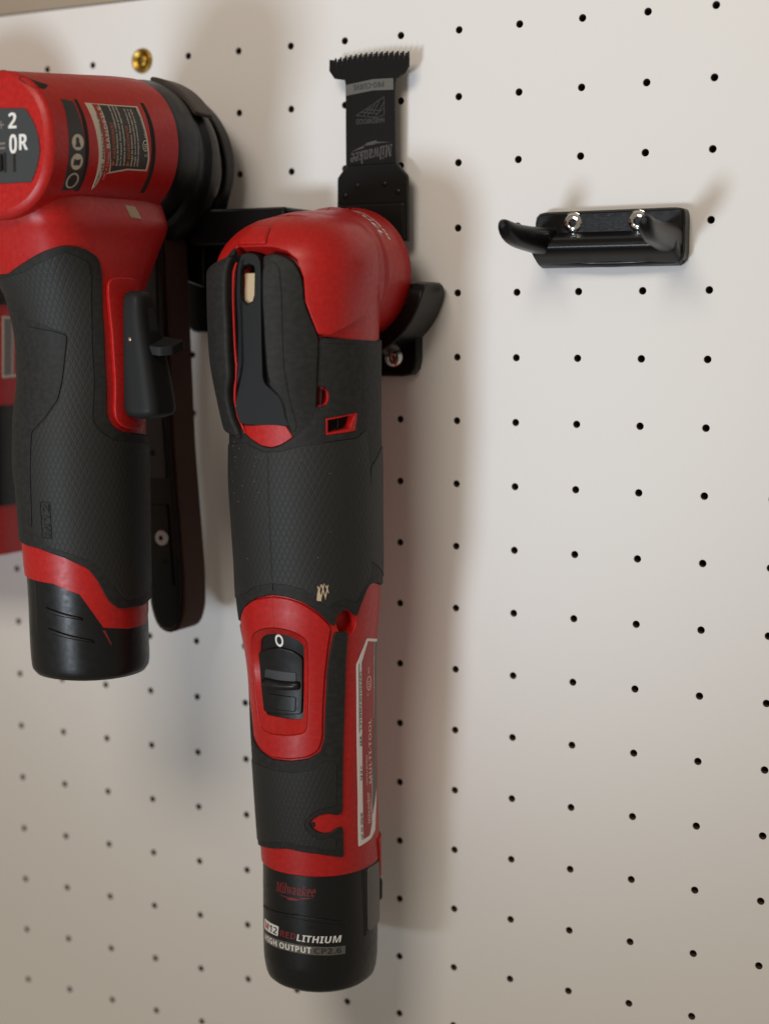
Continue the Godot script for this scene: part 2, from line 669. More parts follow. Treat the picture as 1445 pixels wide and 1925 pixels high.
# ---------------------------------------------------------------- the multi-tool in the middle
func multi_tool() -> void:
	var t := thing("multi_tool", "red and black cordless multi-tool with a toothed blade, hanging in the middle", "power tool", Vector3(-11, -169, 47))
	var M := Loft.new([[-121, -11, 47.2, 22.75, 24, 24, 2.15], [-100, -11, 49.74, 23.25, 22.76, 24, 2.15], [-69, -11, 52.13, 24.04, 22.07, 24, 2.15], [-48, -11, 52.81, 24.3, 22.59, 24, 2.15], [-37, -11, 53.84, 24.92, 22.96, 24, 2.15], [-27, -11, 55.12, 26.07, 23.58, 25, 2.15], [-17, -11, 55.65, 27.08, 24.55, 26, 2.15], [-7, -11, 55.62, 27.27, 25.78, 26, 2.15], [13, -11, 56.98, 27.67, 25.52, 27, 2.15], [33, -11, 58, 28.19, 25.5, 27, 2.15], [50, -11, 58, 27.64, 25.5, 27, 2.15], [85, -11, 58, 27.6, 25.5, 27, 2.2], [105, -11, 58, 27.4, 25.5, 27, 2.3], [114, -11, 58, 25.5, 23, 27, 2.3], [120, -11, 58, 21, 18, 24, 2.2], [124, -11, 58, 14, 12, 18, 2], [126, -11, 58, 6, 5, 8, 2]])
	var MG := Loft.new([[36, -11, 58, 26.7, 25.5, 26, 3], [45, -11, 58, 27.1, 26.1, 26, 3], [55, -11, 58, 28.9, 28.2, 26, 3], [65, -11, 58, 30.6, 30.3, 26, 3], [75, -11, 58, 32, 31.9, 26, 3], [85, -11, 58, 32.5, 32.5, 26, 3], [105, -11, 58, 32.7, 32.7, 26, 3], [112, -11, 58, 31.8, 31.7, 26, 2.9], [118, -11, 58, 28.5, 27.5, 26, 2.7], [122, -11, 58, 24, 22, 24, 2.5]])
	var MR := Loft.new([[36, -11, 58, 28.6, 25.5, 26, 2], [45, -11, 58, 28.8, 26.6, 26, 1.9], [55, -11, 58, 29, 28.4, 26, 1.85], [65, -11, 58, 29, 30.4, 26, 1.8], [75, -11, 58, 29, 31.4, 26, 1.8], [105, -11, 58, 29, 31.4, 26, 1.8], [112, -11, 58, 28.6, 30, 26, 1.8], [118, -11, 58, 27, 26.5, 26, 1.9], [122, -11, 58, 24, 22, 24, 2]])
	var MB := Loft.new([[-169, -11, 47.5, 16, 16, 16, 2], [-168.7, -11, 47.5, 19.4, 19.6, 19.6, 2.1], [-167.4, -11, 47.5, 20.9, 20.9, 20.9, 2.12], [-164, -11, 47.6, 21.8, 21.8, 21.8, 2.12], [-158, -11, 47.7, 22.4, 22.4, 22, 2.12], [-140, -11, 47.7, 22.5, 22.4, 22, 2.12], [-112, -11, 47.4, 22.5, 22.5, 22, 2.12]])
	var HD := Loft.new([[20.5, -11, 0, 25.6, 25.6, 25.6, 2], [21, -11, 0, 26.4, 26.4, 26.4, 2], [22.3, -11, 0, 26.4, 26.4, 26.4, 2], [23, -11, 0, 25.3, 25.3, 25.3, 2], [33, -11, 0, 25.3, 25.3, 25.3, 2], [38, -11, 0, 25.5, 25.5, 25.5, 2], [39, -11, 0, 24.2, 24.2, 24.2, 2], [41, -11, 0, 24.2, 24.2, 24.2, 2.05], [42.5, -11, 0, 25.9, 25.9, 24, 2.3], [58, -11, 0, 25.9, 25.9, 22.6, 2.3], [65, -11, 0, 24.6, 24.6, 21, 2.2], [70, -11, 0, 22, 22, 20, 2.2], [72.5, -11, 0, 18, 18, 15, 2.2], [73, -11, 0, 9, 9, 8, 2]], Basis(Vector3.RIGHT, Vector3.BACK, Vector3.DOWN), Vector3(0, 108.4, 0))
	var round_hole := pairs([49, 63, 48.5, 61.5, 47, 60.3, 44.8, 59.5, 42.2, 59.2, 39.7, 59.5, 37.5, 60.3, 36.1, 61.6, 35.6, 63, 36.1, 64.5, 37.6, 65.7, 39.7, 66.6, 42.3, 66.8, 44.8, 66.5, 47, 65.7, 48.5, 64.5], M)
	var vent := pairs([45.7, 55.3, 73, 57.3, 70.2, 50.2, 45.7, 49], M)
	var vent_in := pairs([47.7, 54.5, 69.8, 56.4, 64.8, 51.4, 47.7, 50.1], M)
	var pocket := pairs([-29.9, -35.1, -25, -29.1, -14, -26.5, -1.1, -25.7, 10.3, -26.1, 19.8, -27.8, 24.2, -29.6, 21.7, -43.2, 19.9, -58.7, 7.2, -59.4, -7.4, -59.2, -28.3, -59.2, -31, -47.9], M)
	pocket = soften(pocket, 1.5)
	var pocket_outer := soften(pairs([-31.3, -27.8, -19, -24.7, -2.6, -23.1, 15.7, -23.9, 28.2, -27, 26.1, -43.1, 23.9, -60.1, 22.2, -63.4, 3.9, -64.9, -17.9, -65.3, -30.8, -63.8, -35.5, -50.3, -35.6, -35.6], M), 3.0)
	var well := pairs([70.9, -21.6, 70.3, -23.4, 68.3, -24.9, 65.2, -25.7, 61.7, -25.9, 58.3, -25.4, 55.5, -24.2, 53.7, -22.6, 53, -20.8, 53.5, -19, 55.2, -17.6, 57.8, -16.6, 61, -16.4, 64.5, -16.9, 67.6, -18.1, 69.9, -19.8], M)
	var tear := pairs([23.4, -99.4, 25.5, -98.4, 27.5, -98.6, 28.2, -99.8, 27, -101, 25, -100.6], M)
	var slot := pairs([-24.0, 116.6, -1, 116.6, 1, 112, 2, 60, 18, 54, -35, 54, -27.5, 66], M)
	# housing: the red shell of the body, with wells cut into it
	var b := patch(M, rect(-81, -121, 81, 125.9), [inset(wound(round_hole.duplicate(), true), 0.8), vent_in, pocket_outer, well, slot], {"deep": 2.5, "bevel": 0.5, "step": 2.6})
	var notch := wound(pairs([165.2, 72.6, 131.3, 72.4, 127, 72.6, 131.9, 72.8], HD), true)
	patch(HD, rect(-81, 20.7, 81, 72.8), [notch], {"deep": 3.0, "bevel": 0.3, "step": 2.4}, b)
	var housing := part("housing", b, mats.red, t)
	var HO := Loft.new([[84, -12.6, 58, 29.2, 28.6, 26, 2.6], [95, -12.8, 58, 30.0, 30.0, 26, 2.6], [105, -12.8, 58, 30.2, 30.0, 26, 2.5], [112, -12.6, 58, 29.8, 28.8, 26, 2.4], [117, -12.2, 57, 28.2, 28.0, 24, 2.4], [121, -11.8, 56, 25.8, 26.0, 22, 2.4], [125, -11.4, 55, 22.0, 22.5, 20, 2.3], [128, -11, 54, 16.5, 17.5, 18, 2.2], [130, -11, 52, 9, 11, 14, 2], [130.8, -11, 50, 4, 5, 6, 2]])
	part("hood", patch(HO, pairs([-130, 92, -60, 92, -28, 106, -25, 116.8, 1, 116.8, 10, 116.4, 20, 115, 28, 112, 32.8, 105.5, 33.8, 97, 37.4, 91.5, 42, 85.5, 50, 85, 80, 92, 100, 100, 110, 130.6, -130, 130.6], HO), [], {"h": 0.0, "deep": 6.0, "bevel": 0.4, "step": 2.2}), mats.red, housing)
	part("screw_notch", patch(HD, inset(notch.duplicate(), -0.4), [], {"h": -2.6, "deep": 0.2, "bevel": 0.0}), mats.red, housing)
	part("hood_ridge", patch(HO, pairs([-25, 117.4, 3, 117.4, -2, 124.0, -19, 124.0], HO), [], {"h": 0.9, "deep": 1.2, "bevel": 0.8, "round": 0.8, "step": 2.0}), mats.red, housing)
	# wells: wall and floor of each hole
	for e in [[inset(wound(round_hole.duplicate(), true), 0.8), 5.0], [well, 5.0], [slot, 9.0]]:
		var wl := patch(M, inset(wound(e[0].duplicate(), true), -0.3), [], {"h": -e[1], "deep": 0.3, "bevel": 0.0, "step": 2.0})
		var l := dense(wound(e[0].duplicate(), true), 1.0)
		var wall := []
		for i in l.size():
			var f := frame(M, l[i].x, l[i].y)
			var g := (l[(i + 1) % l.size()] - l[i])
			var nn: Vector3 = (f[1] * -g.y + f[2] * g.x).normalized()
			wall.append([wl.add(f[0] + f[3] * -0.4, nn), wl.add(f[0] - f[3] * e[1], nn)])
		for i in wall.size():
			var a: Array = wall[i]
			var c: Array = wall[(i + 1) % wall.size()]
			wl.quad(a[0], c[0], c[1], a[1])
		part("recess", wl, mats.dark_gap if e[1] > 8.0 else mats.red, housing)
	part("vent_opening", patch(M, inset(wound(vent_in.duplicate(), true), -0.5), [], {"h": -3.0, "deep": 0.3, "bevel": 0.0}), mats.dark_gap, housing)
	part("vent_frame", patch(M, vent, [vent_in], {"h": 1.1, "deep": 4.5, "bevel": 0.3, "step": 1.5}), mats.red, housing)
	var rib := patch(M, pairs([56.5, 55.8, 57.3, 55.8, 57.3, 49.5, 56.5, 49.5], M), [], {"h": -0.8, "deep": 1.5, "bevel": 0.1})
	part("vent_rib", rib, mats.black, housing)
	# rubber grip
	var grip := part("rubber_grip", patch(M, pairs([150, 84, 118, 83.5, 103.8, 82.9, 83.5, 83.2, 61.6, 83.8, 42.4, 84.6, 37.3, 79.4, 36.3, 60.4, 31.1, 52.7, 21.7, 48.4, 12.2, 45.6, 2.8, 44.3, -7.1, 44.9, -18, 47.3, -29.6, 50.7, -39.6, 55.6, -45, 63.4, -60, 83.1, -150, 84, -150, -14, -95, -23.7, -75, -24.2, -56.3, -24.2, -44, -19.8, -31.2, -15.5, -17, -12.2, -1.3, -10.3, 12.9, -10.7, 25.7, -12.4, 38.2, -16.5, 46.6, -20.7, 51.3, -22, 52, -18.3, 56.1, -15.9, 63, -16, 68.2, -18.5, 70.8, -18.8, 74.3, -15, 80.3, -10.1, 85.3, -7.7, 94.9, -7.9, 112, -10.1, 150, -9], M), [round_hole, vent], {"h": 1.0, "deep": 1.3, "bevel": 0.5, "round": 1.6, "step": 2.6}), mats.rubber, t)
	part("diamond_grip", patch(M, pairs([82.7, 51, 89.8, 12, 84.5, -5, 75.9, -8.4, 68.4, -13.4, 58.7, -11.7, 50.2, -12.6, 46.2, -15.3, 38, -11.6, 25.9, -7.6, 13.3, -6.2, -1.7, -6.1, -17.7, -8, -30.6, -11.2, -75, -17.2, -140, -9, -140, 45, -60, 44, -23.6, 45.8, -4.3, 42.7, 12.3, 43.3, 29, 45.4, 42.8, 46.1, 56.9, 47.1, 70.8, 47.6], M), [], {"h": 1.3, "deep": 0.6, "bevel": 0.25, "round": 1.2, "step": 2.6}), mats.knurl, grip)
	part("diamond_grip", patch(M, pairs([107.1, 42.9, 135, 43, 135, 0, 118, -7.5, 91.2, -0.3, 84.8, 1.1, 86.1, 36.2], M), [], {"h": 1.3, "deep": 0.6, "bevel": 0.25, "round": 1.2, "step": 2.6}), mats.knurl, grip)
	part("side_panel", patch(M, pairs([43.8, 82.3, 77.7, 81.6, 77.6, 52.1, 74, 47.9, 43.2, 46.5, 40.8, 47.9], M), [round_hole, vent], {"h": 1.35, "deep": 0.7, "bevel": 0.25, "round": 1.0, "step": 2.6}), mats.rubber, grip)
	part("gusset", patch(MR, pairs([-1.4, 114.3, 8.2, 115.1, 18.4, 113.7, 26.1, 110.9, 31.2, 104.9, 32.3, 96.4, 37, 90.8, 42.4, 84.4, 41.1, 71.8, 40.6, 58.4, 37.1, 51.7, 31.1, 48.4, 21.6, 47.2, 18, 49.2, 14.5, 54.6, 13.9, 59.4, 10.9, 63.3, 6.3, 65.5, 3.5, 67.6, 2.6, 73.7, 1.2, 83.2, -0.1, 96.5, -0.4, 105.9, 0.3, 110.6], MR), [], {"h": 0.0, "deep": 7.0, "bevel": 1.4, "round": 3.0, "step": 2.2}), mats.rubber, grip)
	part("gusset_face", patch(MR, pairs([1.5, 110, 9, 112, 15, 109, 16.5, 100, 17.5, 75, 21, 62, 26, 52, 22.5, 49.5, 19.8, 50, 16.8, 55, 15.8, 60.5, 12.8, 64.5, 7.8, 67, 4.9, 69, 4.0, 74, 2.8, 83, 1.4, 97], MR), [], {"h": 0.45, "deep": 0.5, "bevel": 0.9, "round": 1.5, "step": 2.2}), mats.rubber, grip)
	part("gusset", patch(MG, pairs([-21.1, 115.6, -22.9, 115.3, -23.5, 109.9, -24, 106.1, -24.7, 98.5, -23.5, 87, -24.2, 73.6, -25.2, 69.3, -28.7, 65.7, -31.6, 61.4, -31.7, 54.9, -27.7, 49.1, -25.6, 46.9, -31.1, 47.2, -48, 47.9, -62, 53, -72, 70.9, -75, 91, -74, 100, -64, 106, -50, 110, -36, 113], MG), [], {"h": 0.0, "deep": 9.0, "bevel": 1.5, "round": 3.0, "step": 2.2}), mats.rubber, grip)
	part("mould_seam", patch(M, pairs([-0.7, -8.5, 0.7, -8.5, 0.7, 43.0, -0.7, 43.0], M), [], {"h": 1.38, "deep": 0.3, "bevel": 0.1}), mats.rubber, grip)
	# blade lever in its slot
	var lf := Flat.new(Vector3(0, 0, 84.0), Vector3.RIGHT, Vector3.UP)
	var lever := part("blade_lever", patch(lf, inset(wound(pairs([-24.5, 110.1, -23.5, 112.4, -21.5, 113.9, -18.7, 114.2, -16, 113.4, -14.7, 111.4, -14.5, 106.1, -14.6, 96.6, -14.5, 83.2, -14.2, 69.7, -13.3, 67, -10, 64.8, -6.8, 62.7, -5.5, 60.2, -3.5, 56, -2.8, 53, -15.1, 52.6, -22.9, 53.2, -24.9, 57.8, -25.8, 61.3, -25.1, 64.1, -24.1, 67.2, -24.6, 81.2, -25.1, 96.7, -25.2, 106.3], lf), true), -0.8), [pairs([-22.2, 108.5, -21.3, 110, -19, 110.6, -17, 109.8, -16.8, 107.7, -17.1, 99.5, -17.8, 97.4, -20.1, 96.4, -22.1, 97.6, -22.5, 100.5], lf)], {"h": 0.0, "deep": 5.0, "bevel": 0.7, "round": 1.6, "step": 3.0}), mats.lever_black, t)
	part("lever_catch", patch(Flat.new(Vector3(0, 0, 81.6), Vector3.RIGHT, Vector3.UP), pairs([-24.5, 107.6, -15.8, 107.6, -15.8, 95, -24.5, 95], lf), [], {"deep": 3.0, "bevel": 0.5}), mats.wood_tan, lever)
	part("slot_bowl", patch(M, pairs([-34.9, 53.3, 14.1, 53.3, 21.5, 48.4, 11.7, 45.6, 2.1, 44.3, -8.1, 44.9, -19.5, 47.2, -31.7, 50.7], M), [], {"h": 0.45, "deep": 4.5, "bevel": 0.4, "round": 1.0, "step": 2.0}), mats.red, housing)
	part("slot_liner", patch(MG, pairs([-20.4, 112, -19.2, 112, -20.6, 100, -20.0, 74, -22, 69, -24.6, 65, -27.3, 60, -27.3, 55, -23, 49, -24.4, 48, -28.8, 54.5, -28.8, 61, -26, 66, -23.4, 69, -21.6, 74, -21.6, 87, -22.0, 98, -21.6, 108], MG), [], {"h": -1.8, "deep": 0.8, "bevel": 0.2}), mats.red, housing)
	# switch bezel and switch
	part("switch_bezel", patch(M, pairs([-56, -27.7, -48.2, -21.8, -38.5, -17.3, -22.5, -13.2, -1.9, -11, 12.6, -11.3, 25.7, -13.1, 38.3, -17.1, 48.5, -22, 44.3, -33.1, 41.1, -42.1, 38.9, -53.4, 38.1, -65.4, 34.4, -70.2, 23.9, -73, 5.8, -74.4, -15.7, -74.8, -31.6, -72.7, -44.2, -69.1, -47.6, -59.9, -58, -50.4, -58, -37.6], M), [pocket_outer], {"h": 0.9, "deep": 1.2, "bevel": 0.7, "round": 2.0, "step": 2.2}), mats.red, housing)
	part("mould_seam", patch(M, pairs([-2.4, -22.6, -1.4, -22.6, -1.2, -11.9, -2.2, -11.9], M), [], {"h": 0.98, "deep": 0.3, "bevel": 0.08}), mats.red, housing)
	var cone := Bag.new()
	var lo_ring := dense(wound(pocket.duplicate(), true), 0.8)
	var cc := Vector2.ZERO
	for q in pocket:
		cc += q / pocket.size()
	var ring := []
	var outer := wound(pocket_outer.duplicate(), true)
	for q in lo_ring:
		var far := q
		for i in outer.size():
			var hit = Geometry2D.segment_intersects_segment(cc, cc + (q - cc) * 3.0, outer[i], outer[(i + 1) % outer.size()])
			if hit != null:
				far = hit
		var f := frame(M, far.x, far.y)
		var g := frame(M, q.x, q.y)
		var nn: Vector3 = (f[3] * 0.75 - (f[1] * (far - cc).normalized().x + f[2] * (far - cc).normalized().y) * 0.6).normalized()
		ring.append([cone.add(f[0] + f[3] * 0.35, nn), cone.add(g[0] - g[3] * 0.7, nn), cone.add(g[0] - g[3] * 0.7, nn), cone.add(g[0] - g[3] * 3.2, nn)])
	for i in ring.size():
		var a: Array = ring[i]
		var c: Array = ring[(i + 1) % ring.size()]
		cone.quad(a[0], c[0], c[1], a[1])
		cone.quad(a[2], c[2], c[3], a[3])
	part("switch_pocket", cone, mats.red, housing)
	var plate := part("switch_plate", patch(M, inset(wound(pocket.duplicate(), true), -1.0), [], {"h": -1.9, "deep": 0.3, "bevel": 0.0, "step": 2.0}), mats.black, t)
	var sl := pairs([-35.4, -35.3, -14.5, -32.1, -1.4, -31.1, 11.6, -31.9, 22.7, -34.4, 20.7, -45.7, 18.6, -57.1, -4.1, -58, -35.3, -58.3, -39.6, -48.8], M)
	var slider := part("slide_switch", patch(M, inset(wound(sl, true), 0.3), [], {"h": -0.9, "deep": 1.6, "bevel": 0.5, "round": 1.5, "step": 2.0}), mats.black, plate)
	var ridge := Loft.new([[-8.2, 0, 0, 0.3, 0.3, 0.3, 2], [-7.8, 0, 0, 1.5, 1.6, 1.0, 2], [0, 0.5, 0, 1.8, 2.2, 1.0, 2], [7.6, 0, 0, 1.5, 1.6, 1.0, 2], [8.0, 0, 0, 0.3, 0.3, 0.3, 2]], Basis(Vector3.DOWN, Vector3.RIGHT, Vector3.BACK), M.p(-3.0 * 0.45, -45.5) + Vector3(0, 0, -0.9))
	part("thumb_ridge", skin(ridge, 20), mats.black, plate)
	part("finger_step", patch(M, pairs([-22, -40.5, 15, -40.5, 14, -44.5, -24, -44.5], M), [], {"h": -0.5, "deep": 0.8, "bevel": 0.45, "round": 0.8, "step": 2.0}), mats.grey, plate)
	part("finger_step", patch(M, pairs([-20, -50, 13, -50, 12, -56, -20, -56], M), [], {"h": -0.5, "deep": 0.8, "bevel": 0.45, "round": 0.8, "step": 2.0}), mats.black, plate)
	part("off_mark", patch(M, circle(Vector2(-2.0 * 0.45, -28.9), 2.05, 24, 2.5), [circle(Vector2(-2.0 * 0.45, -28.9), 1.25, 20, 1.6)], {"h": -1.8, "deep": 0.1, "bevel": 0.0, "step": 0.7}), mats.white_ink, plate)
	# lower rubber
	var low := part("rubber_panel", patch(M, pairs([50.9, -24.1, 62.9, -24.6, 60.8, -35.4, 58.5, -54, 56.2, -74.7, 53.7, -95.3, 49.1, -96.2, 40.4, -95.2, 31.8, -95.7, 24.9, -97.7, 22.7, -99.4, 26.3, -101.5, 33.3, -103, 41.4, -102.9, 48.5, -101, 53.5, -101.3, 52.1, -113.4, 29.6, -111.3, -0.5, -110.2, -35, -112.9, -70, -116.5, -150, -108, -150, -18, -75, -25.9, -51.2, -25.2, -58, -37.5, -60, -50.6, -49.8, -60.1, -49.8, -69.7, -33.7, -73.3, -15.3, -75.4, 6, -75, 24.4, -73.5, 35.7, -70.7, 39.4, -65.8, 40.7, -53.4, 42.9, -41, 46, -32.7], M), [], {"h": 0.9, "deep": 1.2, "bevel": 0.5, "round": 1.2, "step": 2.4}), mats.rubber, t)
	part("diamond_grip", patch(M, pairs([-32, -79.1, -8.9, -79.5, 11.2, -79.1, 28.9, -77.6, 39.6, -74.5, 48.1, -74.3, 49.9, -76.4, 47.9, -92.2, 39.2, -92.6, 28.2, -94, 18, -98.4, 19.1, -101.5, 30.5, -105.6, 45.8, -104.7, 45.4, -110.3, 23, -108.3, 0.1, -107.4, -40, -110.9, -70, -114.2, -120, -104, -120, -72, -65, -80.1], M), [], {"h": 1.15, "deep": 0.6, "bevel": 0.25, "round": 1.2, "step": 2.4}), mats.knurl, low)
	part("screw_well", patch(M, tear, [], {"h": 0.05, "deep": 0.1, "bevel": 0.0, "round": 0.6, "step": 1.5}), mats.dark_gap, housing)
	# side label
	var lab := part("rating_label", patch(M, pairs([86.1, -28.8, 112, -31.2, 109, -91.9, 100.8, -107.4, 90.3, -109.7, 70, -110.8, 71.9, -91, 72.2, -67.6, 72.3, -38.3], M), [], {"h": 0.12, "deep": 0.3, "bevel": 0.0, "round": 0.6, "step": 2.4}), mats.white_ink, t)
	part("label_field", patch(M, pairs([87.9, -30, 101.5, -31.4, 102.5, -51.5, 98.8, -72.3, 95.1, -89.1, 93.4, -103.8, 88.2, -108, 77.9, -108.4, 78.4, -91.6, 79.2, -68.1, 79, -37.8], M), [], {"h": 0.18, "deep": 0.1, "bevel": 0.0, "step": 2.4}), mats.red_ink, lab)
	part("label_field", patch(M, pairs([103.1, -31.5, 111, -32.2, 108, -90.7, 95.2, -100.1, 98.8, -72.3, 104.2, -51.6], M), [], {"h": 0.24, "deep": 0.1, "bevel": 0.0, "step": 2.4}), mats.grey_ink, lab)
	var black_text := Bag.new()
	var pale_text := Bag.new()
	for e in [["SER.", 77.6, -70.6, -66.0, 1.3, 0], ["L31BM230102245", 77.2, -63.9, -41.3, 1.5, 0], ["12 V =", 77.2, -84.4, -78.7, 1.3, 0], ["CAT. NO. 2526-20", 76.2, -108.3, -97.5, 1.3, 0],
		["MULTI-TOOL", 92.5, -87.1, -61.2, 2.3, 1], ["OSCILLATING", 85.5, -87.0, -74.9, 1.0, 1], ["LISTED 3RTJ", 102.0, -49.9, -37.3, 1.3, 1], ["US", 90.0, -43.0, -40.6, 1.3, 1], ["C", 88.5, -51.8, -50.6, 1.1, 1]]:
		letters(M, e[0], Vector2(e[1] * 0.45 + e[4] * 0.35, e[2]), Vector2(e[1] * 0.45 + e[4] * 0.35, e[3]), e[4], {"h": 0.26, "weight": 400 if e[0].begins_with("L31") else 700}, pale_text if e[5] else black_text)
	letters(M, "UL", Vector2(92.5 * 0.45, -48.6), Vector2(92.5 * 0.45, -45.4), 1.8, {"h": 0.26}, pale_text)
	patch(M, circle(Vector2(90.6 * 0.45, -47.0), 2.1, 24, 2.9), [circle(Vector2(90.6 * 0.45, -47.0), 1.7, 20, 2.45)], {"h": 0.26, "deep": 0.05, "bevel": 0.0, "step": 0.8}, pale_text)
	script_logo(M, Vector2(90.5 * 0.45, -103.4), Vector2(89.0 * 0.45, -90.5), 2.4, 0.26, pale_text)
	var line := patch(M, pairs([75.2, -65.2, 75.8, -65.2, 75.8, -38, 75.2, -38], M), [], {"h": 0.2, "deep": 0.05, "bevel": 0.0}, black_text)
	part("label_print", line, mats.dark_ink, lab)
	part("label_print", pale_text, mats.pink_ink, lab)
	part("label_line", patch(M, pairs([66.5, -76, 68.0, -76, 68.0, -88, 66.5, -88], M), [], {"h": 0.1, "deep": 0.1, "bevel": 0.0}), mats.red_ink, housing)
	# head lettering
	var hl := Bag.new()
	letters(HD, "FUEL", Vector2(160 * 0.45, 36.2), Vector2(124 * 0.45, 36.2), 3.0, {"h": 0.12, "shear": 0.2}, hl)
	letters(HD, "BRUSHLESS", Vector2(162 * 0.45, 31.2), Vector2(121 * 0.45, 31.2), 1.6, {"h": 0.12, "shear": 0.2}, hl)
	part("head_lettering", hl, mats.white_ink, t)
	# dust and scuffs
	var chip := Bag.new()
	for e in [[36.7, -10.9, 39.4, -5.8], [39.2, -11, 41.9, -5.4], [42.6, -10.5, 44.7, -6.0], [37.0, -6.4, 39.6, -10.6], [40.0, -5.8, 43.0, -11.2], [43.0, -6.2, 45.2, -9.0], [36.9, -9.6, 37.9, -7.0]]:
		var a := Vector2(e[0] * 0.45, e[1])
		var c := Vector2(e[2] * 0.45, e[3])
		var w := (c - a).orthogonal().normalized() * 0.22
		patch(M, PackedVector2Array([a - w, c - w * 0.4, c + w * 0.6, a + w]), [], {"h": 1.42, "deep": 0.15, "bevel": 0.0}, chip)
	patch(M, pairs([36.3, -11.6, 39.6, -11.9, 39.9, -10.0, 38.0, -8.8, 36.6, -9.6], M), [], {"h": 1.42, "deep": 0.15, "bevel": 0.0}, chip)
	part("wood_chip", chip, mats.wood_tan, t)
	var dust := Bag.new()
	for i in 46:
		var c := Vector2(rng.randf_range(-46, -6) * 0.45, rng.randf_range(22, 47)) if i < 28 else Vector2(rng.randf_range(-50, 85) * 0.45, rng.randf_range(-14, 48))
		var r := rng.randf_range(0.05, 0.16)
		var a := rng.randf() * TAU
		var q := PackedVector2Array()
		for j in 4:
			q.append(c + Vector2(cos(a + j * PI / 2) * r * (2.0 if j % 2 == 0 else 0.7), sin(a + j * PI / 2) * r * (2.0 if j % 2 == 0 else 0.7)))
		patch(M, q, [], {"h": 1.42, "deep": 0.1, "bevel": 0.0}, dust)
	part("sawdust", dust, mats.dust, t).set_meta("kind", "stuff")
	battery(t, MB)
	saw_blade(t)


func battery(t: Node3D, MB: Loft) -> void:
	var b := part("battery", skin(MB, 72), mats.black, t)
	part("battery_ridge", patch(MB, pairs([-48.3, -138.5, 6.9, -136.7, 33.5, -137.7, 52, -139.5, 52, -140.8, 28.4, -139.2, 0.9, -138.3, -45.7, -139.6], MB), [], {"h": 0.5, "deep": 0.6, "bevel": 0.4, "round": 0.6, "step": 2.4}), mats.black, b)
	part("latch", patch(MB, pairs([83, -121.3, 118, -121.3, 118, -147, 84, -147], MB), [], {"h": 0.8, "deep": 1.2, "bevel": 0.6, "round": 1.5, "step": 2.4}), mats.grey_ink, b)
	part("latch_gap", patch(MB, pairs([74, -121.3, 79.5, -121.3, 82, -148, 78, -148], MB), [], {"h": 0.06, "deep": 0.2, "bevel": 0.0, "step": 2.4}), mats.dark_gap, b)
	part("latch_button", patch(MB, pairs([122, -131, 140, -131, 140, -140, 122, -140], MB), [], {"h": 2.0, "deep": 2.2, "bevel": 0.8, "round": 1.5, "step": 2.4}), mats.black, b)
	part("skirt_tab", patch(MB, pairs([104, -112, 135, -112, 132, -128, 118, -130, 110, -122], MB), [], {"h": 1.4, "deep": 1.8, "bevel": 0.5, "round": 1.5, "step": 2.4}), mats.red, t)
	var logo := Bag.new()
	script_logo(MB, Vector2(-20 * 0.45, -129.3), Vector2(24 * 0.45, -129.0), 4.2, 0.1, logo)
	letters(MB, "RED", Vector2(-14.5 * 0.45, -147.0), Vector2(4.0 * 0.45, -147.0), 2.5, {"h": 0.1, "shear": 0.2}, logo)
	part("battery_print", logo, mats.dull_red_ink, b)
	var badge := part("badge", patch(MB, pairs([-43.5, -143.4, -16.4, -143.4, -17.6, -147.4, -45, -147.6], MB), [], {"h": 0.1, "deep": 0.15, "bevel": 0.0, "round": 0.5, "step": 2.0}), mats.white_ink, b)
	var m := Bag.new()
	letters(MB, "M", Vector2(-41.5 * 0.45, -146.9), Vector2(-33.0 * 0.45, -146.9), 2.8, {"h": 0.16, "shear": 0.15}, m)
	part("badge_print", m, mats.red_ink, badge)
	m = Bag.new()
	letters(MB, "12", Vector2(-31.5 * 0.45, -146.9), Vector2(-19.0 * 0.45, -146.9), 2.8, {"h": 0.16, "shear": 0.15}, m)
	part("badge_print", m, mats.dark_ink, badge)
	var strip := part("grey_strip", patch(MB, pairs([-44, -148.9, -5.4, -148.6, 28.6, -149.0, 54.3, -149.4, 54.0, -152.6, 28.6, -152.3, -5.5, -152.1, -43.5, -152.5], MB), [], {"h": 0.1, "deep": 0.15, "bevel": 0.0, "step": 2.0}), mats.grey_ink, b)
	m = Bag.new()
	letters(MB, "LITHIUM", Vector2(5.2 * 0.45, -147.3), Vector2(49 * 0.45, -147.6), 2.7, {"h": 0.1, "shear": 0.2}, m)
	letters(MB, "HIGH OUTPUT", Vector2(-41.5 * 0.45, -151.8), Vector2(20.5 * 0.45, -151.7), 2.4, {"h": 0.16}, m)
	part("battery_print", m, mats.white_ink, b)
	m = Bag.new()
	letters(MB, "CP2.6", Vector2(23 * 0.45, -151.8), Vector2(50 * 0.45, -152.0), 2.3, {"h": 0.16}, m)
	part("battery_print", m, mats.dark_ink, b)


